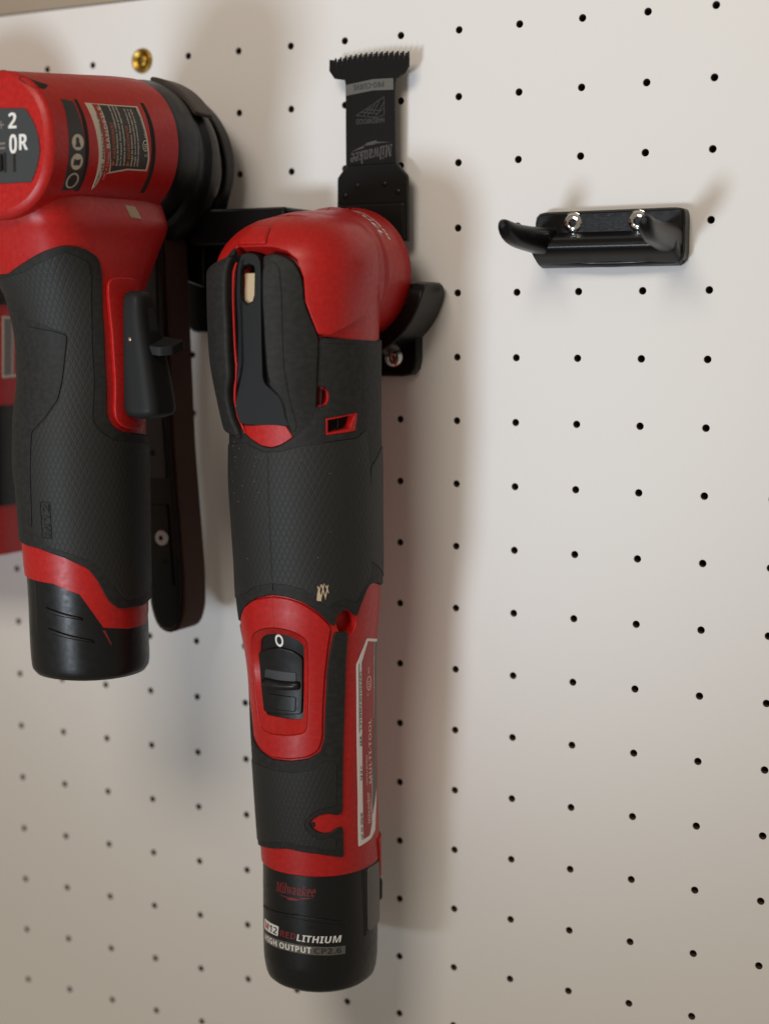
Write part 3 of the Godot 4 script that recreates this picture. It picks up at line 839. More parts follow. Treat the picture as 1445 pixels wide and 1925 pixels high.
func saw_blade(t: Node3D) -> void:
	var f := Flat.new(Vector3(-11, 136, 7.2), Vector3.RIGHT, Vector3(0, 1, 0.03))
	var q := PackedVector2Array()
	for e in [[-9.8, 4], [12.6, 4], [12.6, 47.6], [13.2, 49.6], [17.3, 51.4], [18.9, 54.0], [19.0, 56.4]]:
		q.append(Vector2(e[0], e[1] - 0.4))
	# eleven pairs of teeth along a shallow arc
	var n := 15
	var xa := 19.0
	var xb := -15.8
	for i in n:
		for e in [[0.04, 0.0], [0.24, -0.4], [0.38, -2.0], [0.47, -0.6], [0.64, -0.9], [0.86, -3.5]]:
			if i == n - 1 and e[0] > 0.6:
				continue
			var s: float = (i + e[0]) / n
			var top := 60.2 - 1.2 * pow((s - 0.45) * 2.0, 2.0)
			q.append(Vector2(lerpf(xa, xb, s), top + e[1]))
	for e in [[-16.4, 58.6], [-16.6, 54.2], [-14.2, 51.0], [-9.6, 50.2], [-9.2, 48.4]]:
		q.append(Vector2(e[0] * 1.0, e[1]))
	q.append(Vector2(-9.5, 30))
	var blade := part("saw_blade", patch(f, q, [], {"h": 0.0, "deep": 1.0, "bevel": 0.08, "step": 6.0}), mats.blade_steel, t)
	var f2 := Flat.new(Vector3(-11, 136, 8.6), Vector3.RIGHT, Vector3(0, 1, 0.03))
	part("blade_bracket", patch(f2, PackedVector2Array([Vector2(-13.6, -14), Vector2(18.2, -14), Vector2(18.2, 11.6), Vector2(13.6, 16.6), Vector2(-8.6, 16.6), Vector2(-13.0, 11.8)]), [], {"h": 0.0, "deep": 2.2, "bevel": 0.4, "round": 1.0, "step": 6.0}), mats.blade_steel, blade)
	part("bracket_step", patch(f2, PackedVector2Array([Vector2(-13.0, -14), Vector2(17.7, -14), Vector2(17.7, 1.4), Vector2(-13.0, 1.4)]), [], {"h": 1.4, "deep": 1.6, "bevel": 1.2, "step": 6.0}), mats.blade_steel, blade)
	for e in [[-9.5, 4.6], [-4.0, 8.4], [8.4, 8.6], [14.4, 5.4]]:
		var xf := Transform3D(Basis.IDENTITY, f2.p(e[0], e[1]))
		part("rivet", lathe([Vector2(1.15, -0.2), Vector2(1.05, 0.3), Vector2(0.7, 0.5), Vector2(0.0, 0.55)], 18, xf), mats.blade_steel, blade)
	var band := part("print_band", patch(f, PackedVector2Array([Vector2(-9.2, 44.0), Vector2(3, 45.3), Vector2(12.2, 45.0), Vector2(12.2, 49.4), Vector2(3, 49.6), Vector2(-9.0, 48.2)]), [], {"h": 0.06, "deep": 0.1, "bevel": 0.0}), mats.grey_ink, blade)
	var k := Bag.new()
	letters(f, "PRO-CURVE", Vector2(8.0, 48.6), Vector2(-5.6, 48.0), 2.2, {"h": 0.12}, k)
	part("blade_print", k, mats.dark_ink, band)
	k = Bag.new()
	letters(f, "HARDWOOD", Vector2(8.0, 34.6), Vector2(-4.6, 34.6), 2.0, {"h": 0.06, "weight": 400}, k)
	for e in [[8.0, 31.5, 8.0, 24.6], [8.0, 31.5, -4.6, 25.0], [-4.6, 25.0, 4.6, 23.8], [4.6, 23.8, 8.0, 24.6], [8.0, 29.6, 5.4, 26.0], [6.0, 30.0, 2.6, 25.0], [4.0, 29.0, 0.6, 24.8], [2.2, 28.0, -1.4, 24.9], [8.0, 27.4, 4.0, 24.4], [6.6, 26.2, 0.0, 27.2], [5.0, 25.2, -2.0, 26.2]]:
		var a := Vector2(e[0], e[1] + 11.0)
		var c := Vector2(e[2], e[3] + 11.0)
		var w := (c - a).orthogonal().normalized() * 0.09
		patch(f, PackedVector2Array([a - w, c - w, c + w, a + w]), [], {"h": 0.06, "deep": 0.05, "bevel": 0.0}, k)
	part("blade_print", k, mats.etched_ink, blade)
	k = Bag.new()
	script_logo(f, Vector2(11.4, 24.2), Vector2(-7.2, 21.4), 5.0, 0.06, k)
	part("blade_print", k, mats.etched_ink, blade)


# ---------------------------------------------------------------- hooks
func multi_tool_hook() -> void:
	var t := thing("tool_hook", "black printed cradle hook behind the middle tool's head, one screw showing", "hook", Vector3(-11, 68, 0), "black printed tool hooks")
	var za := Basis(Vector3.RIGHT, Vector3.BACK, Vector3.DOWN)
	var outer := Loft.new([[-1, -11, 0, 32.2, 32.2, 32.2, 2], [24, -11, 0, 32.2, 32.2, 32.2, 2]], za, Vector3(0, 108, 0))
	var inner := Loft.new([[-1, -11, 0, 26.8, 26.8, 26.8, 2], [24, -11, 0, 26.8, 26.8, 26.8, 2]], za, Vector3(0, 108, 0))
	var q := pairs([-85, 0.4, -60, 0.2, 60, 0.2, 85, 0.4, 86, 11, 84, 22, 0, 22, -84, 22, -86, 11], outer)
	var cr := patch(outer, q, [], {"deep": 5.4, "bevel": 0.9, "round": 5.5, "step": 2.5})
	patch(inner, pairs([-84, 1, 84, 1, 83, 21.5, -83, 21.5], inner), [], {"deep": 0.2, "bevel": 0.0, "step": 2.5}, cr)
	part("cradle", cr, mats.printed, t)
	part("back_plate", patch(Flat.new(Vector3(0, 0, 5.5), Vector3.RIGHT, Vector3.UP), rect(-32.5, 68.3, 10.2, 97), [], {"deep": 5.3, "bevel": 1.0, "round": 7.0, "step": 5.0}), mats.printed, t)
	screw_head(t, Vector3(0.2, 76.0, 5.5), 3.5, mats.chrome)
	screw_head(t, Vector3(-25.4, 76.0, 5.5), 3.5, mats.chrome)


func empty_hook() -> void:
	var t := thing("tool_hook", "empty black printed hook with two prongs on the right of the board", "hook", Vector3(89, 110, 0), "black printed tool hooks")
	part("back_plate", patch(Flat.new(Vector3(0, 0, 7), Vector3.RIGHT, Vector3.UP), PackedVector2Array([Vector2(60.6, 131.4), Vector2(117.8, 131.6), Vector2(119.2, 130), Vector2(119.2, 111.4), Vector2(90, 110.4), Vector2(60.6, 111.8)]), [], {"deep": 6.8, "bevel": 1.4, "round": 4.0, "step": 4.0}), mats.printed, t)
	# trough: a broad lip whose underside slopes back to the board
	var fx := Flat.new(Vector3(118.2, 0, 0), Vector3.FORWARD, Vector3.UP)
	part("cradle_lip", patch(fx, PackedVector2Array([Vector2(-0.6, 125.5), Vector2(-8.5, 123), Vector2(-13.4, 120.6), Vector2(-14.6, 117.6), Vector2(-12.0, 115.0), Vector2(-6.0, 111.6), Vector2(-0.6, 110.2)]), [], {"deep": 56.0, "bevel": 1.6, "round": 1.6, "step": 3.0}), mats.printed, t)
	part("cradle_lip", patch(Flat.new(Vector3(62.0, 0, 0), Vector3.BACK, Vector3.UP), PackedVector2Array([Vector2(0.6, 125.0), Vector2(8.5, 122.6), Vector2(13.0, 120.4), Vector2(14.0, 117.6), Vector2(11.6, 115.4), Vector2(4.5, 111.9), Vector2(0.6, 111.3)]), [], {"h": 0.0, "deep": 1.0, "bevel": 0.6, "round": 1.6, "step": 3.0}), mats.printed, t)
	for sx in [-1.0, 1.0]:
		var cx: float = 89.6 + sx * 25.0
		var pr := Loft.new([[3, cx - sx, -120.6, 5.2, 6.4, 5.6, 3.0], [10, cx - sx * 0.8, -120.7, 4.4, 5.6, 5.0, 3.0], [20, cx - sx * 0.2, -120.9, 3.6, 5.0, 4.4, 3.0], [30, cx + sx * 0.5, -121.4, 3.1, 4.6, 4.0, 3.0], [36, cx + sx * 0.9, -122.0, 2.9, 4.2, 3.8, 2.8], [40, cx + sx * 1.2, -123.0, 2.7, 3.6, 3.3, 2.6], [43, cx + sx * 1.3, -124.0, 2.1, 2.4, 2.6, 2.4], [44, cx + sx * 1.3, -124.4, 1.0, 1.0, 1.4, 2]], Basis(Vector3.RIGHT, Vector3.BACK, Vector3.DOWN), Vector3.ZERO)
		part("prong", skin(pr, 40), mats.printed, t)
	screw_head(t, Vector3(76.2, 126.9, 6.4), 3.7, mats.chrome)
	screw_head(t, Vector3(101.6, 126.9, 6.4), 3.7, mats.chrome)


# ---------------------------------------------------------------- band file on the left
func band_file() -> void:
	var t := thing("band_file", "red and black cordless belt sander with a speed dial, hanging on the left", "power tool", Vector3(-92, -48, 88))
	var H := Loft.new([[-32, -92.4, 86.8, 22.4, 22.4, 22.4, 2.1], [-28, -92.3, 87, 22.6, 22.6, 22.6, 2.1], [-12, -91.8, 88, 23.1, 23.1, 23.1, 2.1], [0, -92, 88.5, 23.6, 23.6, 23.6, 2.1], [19.6, -91.7, 89.5, 24, 24, 24, 2.1], [34, -91.8, 90, 24.3, 24.3, 24.3, 2.1], [54, -90.9, 90.5, 24, 24, 24, 2.1], [70.5, -89.1, 91.2, 23.1, 23.1, 23, 2.1], [83, -89.1, 92, 23.3, 23.3, 23.3, 2.1], [99, -90.3, 93, 24.1, 25, 25, 2.2], [110, -92, 93, 23.8, 28, 33, 2.8], [120, -92.6, 93, 23, 32, 40, 3.4], [128, -92.6, 93, 22.5, 35, 43, 4], [138, -93, 93, 19, 35, 43, 4]])
	var B := Loft.new([[-46.2, -92.6, 85.8, 18.6, 18.6, 18.6, 2.1], [-45.8, -92.6, 85.8, 20.8, 20.8, 20.8, 2.1], [-44, -92.6, 85.9, 21.8, 21.8, 21.8, 2.2], [-41, -92.6, 86, 22.2, 22.2, 22.2, 2.2], [-12, -91.9, 88, 22.5, 22.5, 22.5, 2.1], [-1, -92, 88.4, 22.6, 22.6, 22.6, 2.1]])
	var C := Loft.new([[61, -93, -5.2, 28.2, 28.2, 27.8, 2.1], [65, -93, -4.9, 28.1, 28.1, 27.8, 2.1], [95, -93, -2.7, 27.2, 27.2, 26.8, 2.15], [120, -93.6, -0.8, 26.4, 26.4, 26, 2.2], [130.4, -93.9, 0, 26, 26, 25.8, 2.25], [131.4, -93.9, 0, 25.7, 25.7, 25.5, 2.3], [132.4, -93.9, 0, 24.6, 24.6, 24.6, 2.3], [133, -93.9, 0, 23.2, 23.2, 23.2, 2.3]], Basis(Vector3.RIGHT, Vector3.BACK, Vector3.DOWN), Vector3(0, 152, 0))
	var b := patch(H, pairs([-179.5, -8, -60, -6.5, 5.4, -8, 30.8, -11.8, 51.7, -25, 80, -26.8, 110, -26.8, 150, -16, 179.5, -8, 179.5, 137.9, -179.5, 137.9], H), [], {"deep": 0.5, "bevel": 0.2, "step": 3.0})
	skin(C, 72, 0, b)
	var housing := part("housing", b, mats.red, t)
	# screw notch on the top
	for e in [[152.7, 132.7, 143.6, 129.7, 137.8, 124, 132.4, 128.4, 133.7, 132.2, 142.6, 132.7], [6.9, 120.8, 29.4, 128.2, 32.6, 124.2, 25, 116.1, 11.3, 114.1]]:
		var nq := pairs(e, C)
		part("screw_notch", patch(C, nq, [], {"h": 0.06, "deep": 0.2, "bevel": 0.0, "round": 1.2, "step": 2.0}), mats.dark_gap, housing)
	# dial on the front
	var fp := Flat.new(Vector3(0, 0, 133.5), Vector3.RIGHT, Vector3.UP)
	var plate := part("dial_plate", patch(fp, pairs([-97.4, 164.4, -90.1, 164.3, -78.6, 163.6, -75.5, 159.4, -73.1, 153.9, -72.6, 148.4, -74.1, 143, -76.7, 138.2, -91, 138.3, -98.3, 138.6], fp), [], {"deep": 1.0, "bevel": 0.3, "round": 0.8, "step": 6.0}), mats.grey, t)
	var k := Bag.new()
	letters(fp, "2", Vector2(-86.1, 157.0), Vector2(-82.4, 156.9), 5.4, {"h": 0.15}, k)
	letters(fp, "0", Vector2(-85.9, 148.4), Vector2(-82.5, 148.3), 6.6, {"h": 0.15}, k)
	letters(fp, "R", Vector2(-81.5, 149.4), Vector2(-77.6, 149.3), 5.4, {"h": 0.15}, k)
	letters(fp, "8", Vector2(-91.4, 142.6), Vector2(-89.3, 142.5), 3.0, {"h": 0.15}, k)
	part("dial_marks", k, mats.white_ink, plate)
	k = Bag.new()
	letters(fp, "+", Vector2(-90.6, 157.0), Vector2(-87.9, 157.0), 2.8, {"h": 0.15}, k)
	patch(fp, rect(-91, 151.6, -87.6, 152.4), [], {"h": 0.15, "deep": 0.2, "bevel": 0.0}, k)
	patch(fp, rect(-91, 150.0, -87.6, 150.8), [], {"h": 0.15, "deep": 0.2, "bevel": 0.0}, k)
	part("dial_marks", k, mats.dim_ink, plate)
	for x in [-88.6, -84.4]:
		part("dial_slot", patch(fp, rect(x, 142.0, x + 1.2, 148.9), [], {"h": 0.08, "deep": 0.2, "bevel": 0.0}), mats.dark_gap, plate)
	part("dial_wheel", patch(fp, rect(-98, 142.5, -88.9, 148.4), [], {"h": 0.9, "deep": 1.0, "bevel": 0.4, "round": 0.6}), mats.black, plate)
	# warning strip with three icons
	var strip := part("icon_strip", patch(C, pairs([124, 123.0, 122, 117.3, 105.2, 116.5, 86.6, 115.6, 70.0, 115.0, 53.2, 114.2, 52.4, 122.6, 68.1, 123.8, 84.7, 123.8, 103.2, 123.8], C), [], {"h": 0.1, "deep": 0.2, "bevel": 0.0, "step": 2.2}), mats.dark_ink, t)
	for i in 3:
		var c := Vector2([89.8, 75.2, 60.6][i] * 0.45, 119.3)
		var icon := part("icon", patch(C, circle(c, 2.75, 24, 3.0), [] if i < 2 else [circle(c, 2.3, 22, 2.5)], {"h": 0.16, "deep": 0.06, "bevel": 0.0, "step": 1.6}), mats.cream, strip)
		var g := Bag.new()
		if i == 0:
			patch(C, circle(c + Vector2(0.7, 0.2), 1.1, 14, 0.9), [], {"h": 0.2, "deep": 0.05, "bevel": 0.0}, g)
			patch(C, PackedVector2Array([c + Vector2(-1.6, 1.5), c + Vector2(-1.6, -1.5), c + Vector2(-0.2, -1.0), c + Vector2(0.6, 0), c + Vector2(-0.2, 1.0)]), [], {"h": 0.2, "deep": 0.05, "bevel": 0.0}, g)
		elif i == 1:
			patch(C, PackedVector2Array([c + Vector2(-1.2, 1.8), c + Vector2(-1.2, -1.6), c + Vector2(1.0, -1.9), c + Vector2(0.6, 0), c + Vector2(1.0, 1.7)]), [], {"h": 0.2, "deep": 0.05, "bevel": 0.0}, g)
		else:
			patch(C, circle(c, 0.5, 10), [], {"h": 0.2, "deep": 0.05, "bevel": 0.0}, g)
		part("icon_print", g, mats.dark_ink, icon)
	for e in [[116.2, 113.9, 1.6], [78.6, 76.2, 2.0]]:
		part("groove", patch(C, pairs([124, e[0], 124, e[0] - e[2], 105, e[0] - e[2] - 0.8, 86, e[0] - e[2] - 1.3, 68, e[0] - e[2] - 1.4, 52, e[0] - e[2] - 1.0, 52, e[0] - 0.4, 68, e[0] - 0.8, 86, e[0] - 0.8, 105, e[0] - 0.3], C), [], {"h": 0.04, "deep": 0.1, "bevel": 0.0, "step": 2.0}), mats.dark_gap, housing)
	# rating label
	var lab := part("rating_label", patch(C, pairs([121.2, 111.2, 120.5, 96.8, 120.4, 81.7, 107.2, 81.3, 89, 79.7, 78.9, 78.9, 69.9, 79.3, 70.2, 90.9, 66.7, 102.5, 53.4, 107.2, 69.4, 107.6, 81.4, 108, 93.3, 108.9, 107.4, 110.1], C), [], {"h": 0.1, "deep": 0.2, "bevel": 0.0, "step": 2.2}), mats.cream, t)
	part("label_field", patch(C, pairs([120.5, 107.8, 120.2, 104.7, 107.7, 104.1, 93.6, 102.9, 81.7, 102, 68.1, 101.3, 67.2, 102.6, 54.9, 106, 69.5, 104.5, 81.6, 104.9, 93.5, 105.8, 107.5, 106.7], C), [], {"h": 0.16, "deep": 0.06, "bevel": 0.0, "step": 2.2}), mats.red_ink, lab)
	part("label_field", patch(C, pairs([119.8, 104.2, 119.3, 82.8, 106.3, 82.1, 88.9, 80.7, 78.9, 80, 71.1, 80.3, 71.4, 91.2, 68.5, 100.5, 81.7, 101.7, 93.6, 102.6, 107.7, 103.5], C), [], {"h": 0.16, "deep": 0.06, "bevel": 0.0, "step": 2.2}), mats.dark_ink, lab)
	var pale := Bag.new()
	var dark := Bag.new()
	var orange := Bag.new()
	letters(C, "BANDFILE", Vector2(86.5 * 0.45, 102.2), Vector2(118.5 * 0.45, 104.0), 1.9, {"h": 0.22}, pale)
	letters(C, "1/2\" x 13 mm", Vector2(62 * 0.45, 103.0), Vector2(83 * 0.45, 102.2), 1.1, {"h": 0.22, "weight": 400}, pale)
	letters(C, "SER. A63AD23 0004 76", Vector2(68 * 0.45, 104.6), Vector2(112 * 0.45, 106.4), 1.2, {"h": 0.16}, dark)
	letters(C, "CAT. NO. 2482-20", Vector2(57 * 0.45, 106.2), Vector2(67 * 0.45, 105.6), 0.9, {"h": 0.16}, dark)
	var rows := [["Risque de blessures. L'utilisateur doit", 97.0, 0.0], ["lire le manuel. Porter une protection", 95.0, 0.0], ["oculaire et respiratoire appropriée", 93.0, 0.0], ["Riesgo de lesiones. Para reducir el", 88.6, 2.0], ["riesgo, lea el manual del operador y", 86.7, 2.0], ["utilice siempre protección para ojos", 84.9, 2.0]]
	for e in rows:
		letters(C, e[0], Vector2(73.5 * 0.45, e[1]), Vector2((119.5 - e[2]) * 0.45, e[1] + 1.2), 1.5, {"h": 0.22}, pale)
	letters(C, "US LISTED 3RTJ", Vector2(95.5 * 0.45, 80.9), Vector2(118 * 0.45, 82.0), 1.3, {"h": 0.22}, pale)
	letters(C, "UL", Vector2(87.0 * 0.45, 80.9), Vector2(91.4 * 0.45, 80.9), 1.7, {"h": 0.22}, pale)
	letters(C, "C", Vector2(81.0 * 0.45, 80.9), Vector2(83.0 * 0.45, 80.9), 1.2, {"h": 0.22}, pale)
	patch(C, circle(Vector2(89.2 * 0.45, 81.7), 1.95, 24, 1.75), [circle(Vector2(89.2 * 0.45, 81.7), 1.6, 20, 1.42)], {"h": 0.22, "deep": 0.05, "bevel": 0.0, "step": 0.8}, pale)
	letters(C, "AVERTISSEMENT", Vector2(78.5 * 0.45, 99.0), Vector2(106 * 0.45, 100.0), 1.5, {"h": 0.22}, orange)
	letters(C, "ADVERTENCIA", Vector2(78.5 * 0.45, 90.7), Vector2(104 * 0.45, 91.6), 1.5, {"h": 0.22}, orange)
	for z in [99.2, 90.8]:
		patch(C, PackedVector2Array([Vector2(73.5 * 0.45, z - 0.2), Vector2(77.3 * 0.45, z + 0.8), Vector2(73.5 * 0.45, z + 1.8)]), [], {"h": 0.22, "deep": 0.05, "bevel": 0.0}, orange)
	part("label_print", pale, mats.cream, lab)
	part("label_print", dark, mats.dark_ink, lab)
	part("label_print", orange, mats.orange_ink, lab)
	part("foil_sticker", patch(H, pairs([108, 133.5, 122, 133.2, 124, 128.6, 110, 128.9], H), [], {"h": 0.1, "deep": 0.2, "bevel": 0.0, "step": 2.0}), mats.foil, t)
	# rubber grip
	var grip := part("rubber_grip", patch(H, pairs([-150, 100, -70, 107.1, -17.6, 107.3, 0.9, 110.9, 22.5, 115.3, 34.6, 117.2, 46.6, 116.5, 60.1, 113.1, 61.5, 108.2, 58.8, 90.9, 58.1, 71.5, 59.7, 55.7, 64.7, 51.7, 75.5, 49.1, 96.5, 48, 100, 47.9, 150, 45, 150, -16, 100, -18.8, 66.7, -18.1, 56.5, -14.6, 47, -6.1, 39.4, -1.5, 19.4, 2.6, -7.6, 5.6, -50, 6.7, -150, 2], H), [], {"h": 1.0, "deep": 1.3, "bevel": 0.5, "round": 2.0, "step": 2.6}), mats.rubber, t)
	part("diamond_grip", patch(H, pairs([-60, 104, 1.2, 108, 21.3, 112.2, 35.9, 115, 49.9, 111.4, 51.7, 106.1, 47.5, 83.1, 47.4, 53.9, 54.1, 49.5, 66, 46.2, 94.1, 44.6, 100, 44.5, 140, 42, 140, -10, 100, -14.5, 75.3, -15, 66.9, -11.3, 55, -4.2, 45.5, 0.5, 24.4, 4.3, 7.5, 6.1, -10.8, 13.7, -6.7, 48.8, 6.5, 53.9, 17.7, 60.8, 27.7, 85.5, 15.4, 87.4, -7.2, 90.9, -9.8, 95.7], H), [], {"h": 1.3, "deep": 0.6, "bevel": 0.25, "round": 1.5, "step": 2.6}), mats.knurl, grip)
	part("palm_panel", patch(H, pairs([-10.8, 88.5, 15.1, 86.8, 27.1, 85.1, 17, 61.4, 6.4, 54.7, -7.4, 49.4, -12.2, 13.6, -15.6, 14.5, -50, 34.5, -60, 54.6, -60, 70.9], H), [], {"h": 1.45, "deep": 0.8, "bevel": 0.3, "round": 1.2, "step": 2.6}), mats.rubber, grip)
	k = Bag.new()
	letters(H, "M12", Vector2(8.6 * 0.45, 10.5), Vector2(8.6 * 0.45, 22.6), 3.0, {"h": 1.6}, k)
	patch(H, pairs([-0.6, 9.6, 10, 9.6, 10, 23.6, -0.6, 23.6], H), [pairs([0.4, 10.0, 9.2, 10.0, 9.2, 23.2, 0.4, 23.2], H)], {"h": 1.6, "deep": 0.5, "bevel": 0.1}, k)
	part("moulded_mark", k, mats.rubber, grip)
	# battery
	var bat := part("battery", skin(B, 64), mats.black, t)
	for e in [[-5.6, -17.3, 31.0, -20.6], [-4.1, -25.3, 40.5, -29.4]]:
		part("battery_rib", patch(B, pairs([e[0], e[1], e[2], e[3], e[2] + 2, e[3] - 1.2, e[0] + 6, e[1] - 2.4, e[0] + 1, e[1] - 1.4], B), [], {"h": 0.9, "deep": 1.0, "bevel": 0.6, "step": 2.0}), mats.black, bat)
	part("battery_gap", patch(B, pairs([-22, -6, -19, -6, -20, -27, -23.5, -27], B), [], {"h": 0.05, "deep": 0.2, "bevel": 0.0}), mats.dark_gap, bat)
	part("battery_tab", patch(B, pairs([50.5, -26, 53, -26, 59.5, -32, 58.3, -32], B), [], {"h": 0.06, "deep": 0.2, "bevel": 0.0}), mats.dull_red_ink, bat)
	# trigger
	var tl := Loft.new([[54.2, -59.6, 90, 4.0, 5.5, 5.5, 3], [55.4, -59.2, 90, 7.0, 7.4, 7.6, 3.4], [58, -59.4, 90, 7.8, 8.2, 8.8, 4], [72, -60.7, 90, 7.1, 8.2, 7.6, 4], [90, -62.0, 90.5, 5.4, 7.8, 5.0, 4], [97, -62.4, 91, 5.0, 7.0, 3.6, 3.6], [100.4, -62.6, 91.2, 4.2, 5.4, 2.8, 3], [101.4, -62.6, 91.4, 2.4, 3.0, 1.6, 2.6]])
	var trig := part("trigger", skin(tl, 64), mats.lever_black, t)
	part("trigger_guide", patch(H, pairs([64, 106, 108, 106, 108, 50.5, 82, 49.5, 66, 53], H), [], {"h": 1.6, "deep": 2.0, "bevel": 0.6, "round": 5.0, "step": 3.0}), mats.red, housing)
	var ft := Flat.new(Vector3(-54, 82.6, 90), Vector3(1, -0.12, 0), Vector3(0, 0.28, -1))
	part("lock_tab", patch(ft, PackedVector2Array([Vector2(-8, -5.5), Vector2(3.4, -5.5), Vector2(7.0, -2.5), Vector2(7.0, 6), Vector2(-8, 7)]), [], {"deep": 3.4, "bevel": 0.6, "round": 1.2}), mats.lever_black, trig)
	part("lock_recess", patch(tl, pairs([60, 86.5, 110, 86.5, 108, 95, 66, 95], tl), [], {"h": 0.05, "deep": 0.2, "bevel": 0.0, "round": 1.0, "step": 1.5}), mats.dark_gap, trig)
	var xf := Transform3D(Basis.IDENTITY, Vector3(-61.9, 83.6, 98.15))
	part("trigger_pin", lathe([Vector2(1.15, -0.1), Vector2(1.15, 0.12), Vector2(0.7, 0.12), Vector2(0.5, 0.25), Vector2(0, 0.28)], 18, xf), mats.foil, trig)
	# guard at the drum end
	var za := Basis(Vector3.RIGHT, Vector3.BACK, Vector3.DOWN)
	part("guard_collar", skin(Loft.new([[44, -93.4, -6.6, 25, 26, 27, 2], [45.5, -93.4, -6.6, 27.4, 28, 28.6, 2], [54, -93.2, -6.2, 27.2, 27.4, 28.0, 2.1], [59, -93, -6, 26.8, 26.8, 27.4, 2.1], [62.5, -93, -6, 26.0, 26.0, 26.4, 2.1]], za, Vector3(0, 151, 0)), 56), mats.black, t)
	part("drum_guard", skin(Loft.new([[27, -94, -4, 24.5, 30, 26, 2], [28, -94, -4, 26.5, 32, 28, 2], [35, -94, -4.5, 27.5, 33, 29, 2], [37, -94, -4.5, 25.5, 31, 27.5, 2], [39, -94, -5, 25.5, 31, 27.5, 2], [41, -94, -5.2, 26.8, 31, 28.4, 2], [46, -94, -5.5, 26.5, 30, 28.4, 2]], za, Vector3(0, 151, 0)), 56), mats.black, t)
	var band := Loft.new([[31, -93.6, -4.8, 30.4, 33, 32.0, 2], [47, -93.4, -6.0, 28.8, 33, 31.0, 2]], za, Vector3(0, 151, 0))
	part("guard_band", patch(band, pairs([122, 32, 122, 42.5, 160, 44.5, 175, 43, 175, 36, 150, 33], band), [], {"deep": 2.0, "bevel": 0.5, "round": 1.0}), mats.brown_band, t)
	var leaf := Loft.new([[12, -101.5, -3, 32, 32, 32, 2], [24, -101.5, -4, 31.5, 32, 32, 2]], za, Vector3(0, 151, 0))
	part("guard_leaf", patch(leaf, pairs([52, 11, 46, 16, 50, 20.5, 60, 21, 66, 19.5, 80, 19.5, 100, 20.5, 130, 22, 168, 23, 168, 16, 130, 14.5, 100, 13.5, 80, 13.5, 66, 13.5], leaf), [], {"deep": 2.5, "bevel": 0.8, "round": 1.5}), mats.black, t)
	# sanding arm with its belt
	var fa := Flat.new(Vector3(0, 0, 40), Vector3.RIGHT, Vector3.UP)
	var arm := part("arm", patch(fa, PackedVector2Array([Vector2(-103.5, 125), Vector2(-88.6, 125), Vector2(-85.8, 40), Vector2(-81.6, -14), Vector2(-81.6, -28), Vector2(-84, -36), Vector2(-89, -38.5), Vector2(-94, -36), Vector2(-97, -28), Vector2(-99, 20)]), [], {"deep": 14.0, "bevel": 1.0, "round": 3.0, "step": 6.0}), mats.black, t)
	part("belt", patch(Flat.new(Vector3(0, 0, 38.5), Vector3.RIGHT, Vector3.UP), PackedVector2Array([Vector2(-104.5, 125), Vector2(-87.6, 125), Vector2(-84.6, 40), Vector2(-80.4, -14), Vector2(-80.4, -29), Vector2(-83, -37), Vector2(-89, -39.7), Vector2(-95, -37), Vector2(-98.3, -28), Vector2(-100, 20)]), [], {"deep": 15.0, "bevel": 0.3, "round": 3.5, "step": 8.0}), mats.belt_cloth, t)
	part("arm_plate", patch(fa, PackedVector2Array([Vector2(-102, 122), Vector2(-91.2, 122), Vector2(-90.6, 88), Vector2(-102, 88)]), [], {"h": 1.0, "deep": 1.2, "bevel": 0.5, "round": 1.0}), mats.grey, arm)
	part("arm_plate", patch(fa, PackedVector2Array([Vector2(-100, 56), Vector2(-89.4, 56), Vector2(-87.6, 26), Vector2(-97.5, 26)]), [], {"h": 1.0, "deep": 1.2, "bevel": 0.5, "round": 1.0}), mats.grey, arm)
	part("arm_plate", patch(fa, PackedVector2Array([Vector2(-96.5, 15), Vector2(-87.2, 15), Vector2(-84.8, -19), Vector2(-93.5, -19), Vector2(-95.5, 0)]), [], {"h": 0.8, "deep": 1.0, "bevel": 0.4, "round": 1.0}), mats.black, arm)
	xf = Transform3D(Basis.IDENTITY, Vector3(-89.9, 1.2, 40.9))
	part("arm_screw", lathe([Vector2(3.1, -0.2), Vector2(3.1, 0.5), Vector2(2.8, 0.8), Vector2(1.1, 0.9), Vector2(0.9, 0.1), Vector2(0, 0.0)], 28, xf), mats.screw_white, arm)
	part("screw_socket", lathe([Vector2(1.05, 0.93), Vector2(0.9, 0.95), Vector2(0, 0.9)], 12, xf), mats.dark_gap, arm)
	xf = Transform3D(Basis.IDENTITY, Vector3(-88.4, -8.6, 40.9))
	part("arm_hole", lathe([Vector2(1.2, 0.05), Vector2(0.0, 0.06)], 16, xf), mats.dark_gap, arm)
	xf = Transform3D(Basis.IDENTITY, Vector3(-93.8, 36.4, 41.0))
	part("arm_hole", lathe([Vector2(1.3, 0.05), Vector2(0.0, 0.06)], 16, xf), mats.dark_gap, arm)


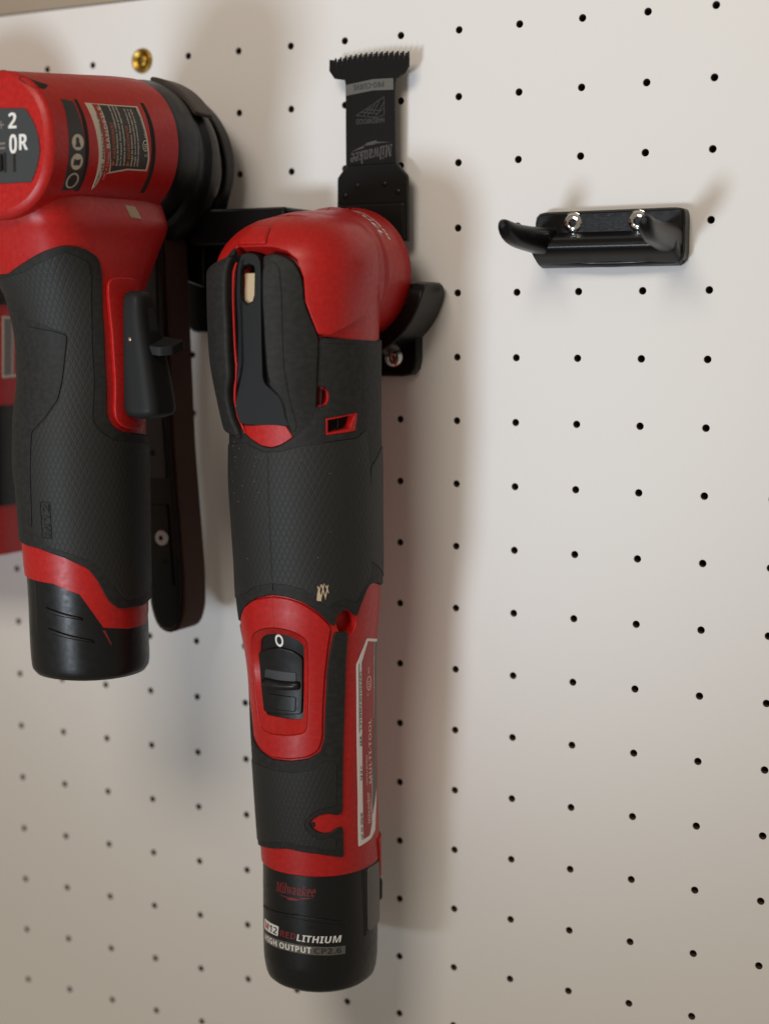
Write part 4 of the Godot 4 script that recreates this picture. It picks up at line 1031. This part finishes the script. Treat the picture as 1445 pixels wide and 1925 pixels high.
func band_file_bracket() -> void:
	var t := thing("tool_bracket", "black printed bracket on the board between the two red tools", "hook", Vector3(-85, 85, 0), "black printed tool hooks")
	part("back_plate", patch(Flat.new(Vector3(0, 0, 9), Vector3.RIGHT, Vector3.UP), PackedVector2Array([Vector2(-112, 137), Vector2(-44, 137), Vector2(-44, 86), Vector2(-96.5, 86), Vector2(-104, 106)]), [], {"deep": 8.8, "bevel": 1.0, "round": 3.0, "step": 6.0}), mats.printed, t)
	part("cross_bar", patch(Flat.new(Vector3(0, 0, 30), Vector3.RIGHT, Vector3.UP), PackedVector2Array([Vector2(-83, 135.6), Vector2(-36, 135.6), Vector2(-36, 121), Vector2(-83, 121)]), [], {"deep": 22.0, "bevel": 1.6, "round": 1.5, "step": 6.0}), mats.printed, t)
	part("shelf", patch(Flat.new(Vector3(0, 0, 22), Vector3.RIGHT, Vector3.UP), PackedVector2Array([Vector2(-114, 134), Vector2(-80, 134), Vector2(-80, 104), Vector2(-104, 112)]), [], {"deep": 14.0, "bevel": 1.2, "round": 2.0, "step": 6.0}), mats.printed, t)


# ---------------------------------------------------------------- tool cut by the left edge
func edge_tool() -> void:
	var t := thing("edge_tool", "red and black tool behind the left grip, cut off by the photo's left edge", "power tool", Vector3(-205, -12, 28))
	var L := Loft.new([[-12, -205, 28, 28, 20, 20, 5], [10, -205, 28, 29, 21, 20, 5], [54, -205, 28, 30, 22, 20, 5], [100, -205, 28, 32, 23, 20, 5], [130, -205, 28, 30, 22, 20, 5], [138, -205, 28, 22, 16, 16, 4]])
	var body := part("body", skin(L, 56), mats.red, t)
	part("black_grip", patch(L, pairs([-60, 10, 150, 10, 150, 54, -60, 54], L), [], {"h": 1.0, "deep": 1.2, "bevel": 0.4, "round": 2.0}), mats.black, t)
	var lab := part("rating_label", patch(L, pairs([70, 66, 106, 67, 106, 92, 70, 93], L), [], {"h": 0.1, "deep": 0.3, "bevel": 0.0, "round": 0.6}), mats.cream, body)
	part("label_field", patch(L, pairs([71.5, 67.3, 80, 67.5, 80, 91.8, 71.5, 92], L), [], {"h": 0.16, "deep": 0.1, "bevel": 0.0}), mats.dim_ink, lab)
	part("label_field", patch(L, pairs([82, 67.5, 94, 67.6, 94, 91.5, 82, 91.6], L), [], {"h": 0.16, "deep": 0.1, "bevel": 0.0}), mats.red_ink, lab)
	part("label_field", patch(L, pairs([96, 67.7, 104.5, 67.8, 104.5, 91.4, 96, 91.5], L), [], {"h": 0.16, "deep": 0.1, "bevel": 0.0}), mats.grey_ink, lab)
	part("black_collar", patch(L, pairs([-60, 98, 150, 98, 150, 124, -60, 124], L), [], {"h": 0.8, "deep": 1.0, "bevel": 0.4, "round": 2.0}), mats.rubber, t)
	part("tool_head", skin(Loft.new([[18, -198, 0, 28, 28, 28, 2], [20, -198, 0, 31, 31, 31, 2], [70, -198, 0, 31, 31, 31, 2], [75, -198, 0, 26, 26, 26, 2]], Basis(Vector3.RIGHT, Vector3.BACK, Vector3.DOWN), Vector3(0, 163, 0)), 48), mats.red, t)
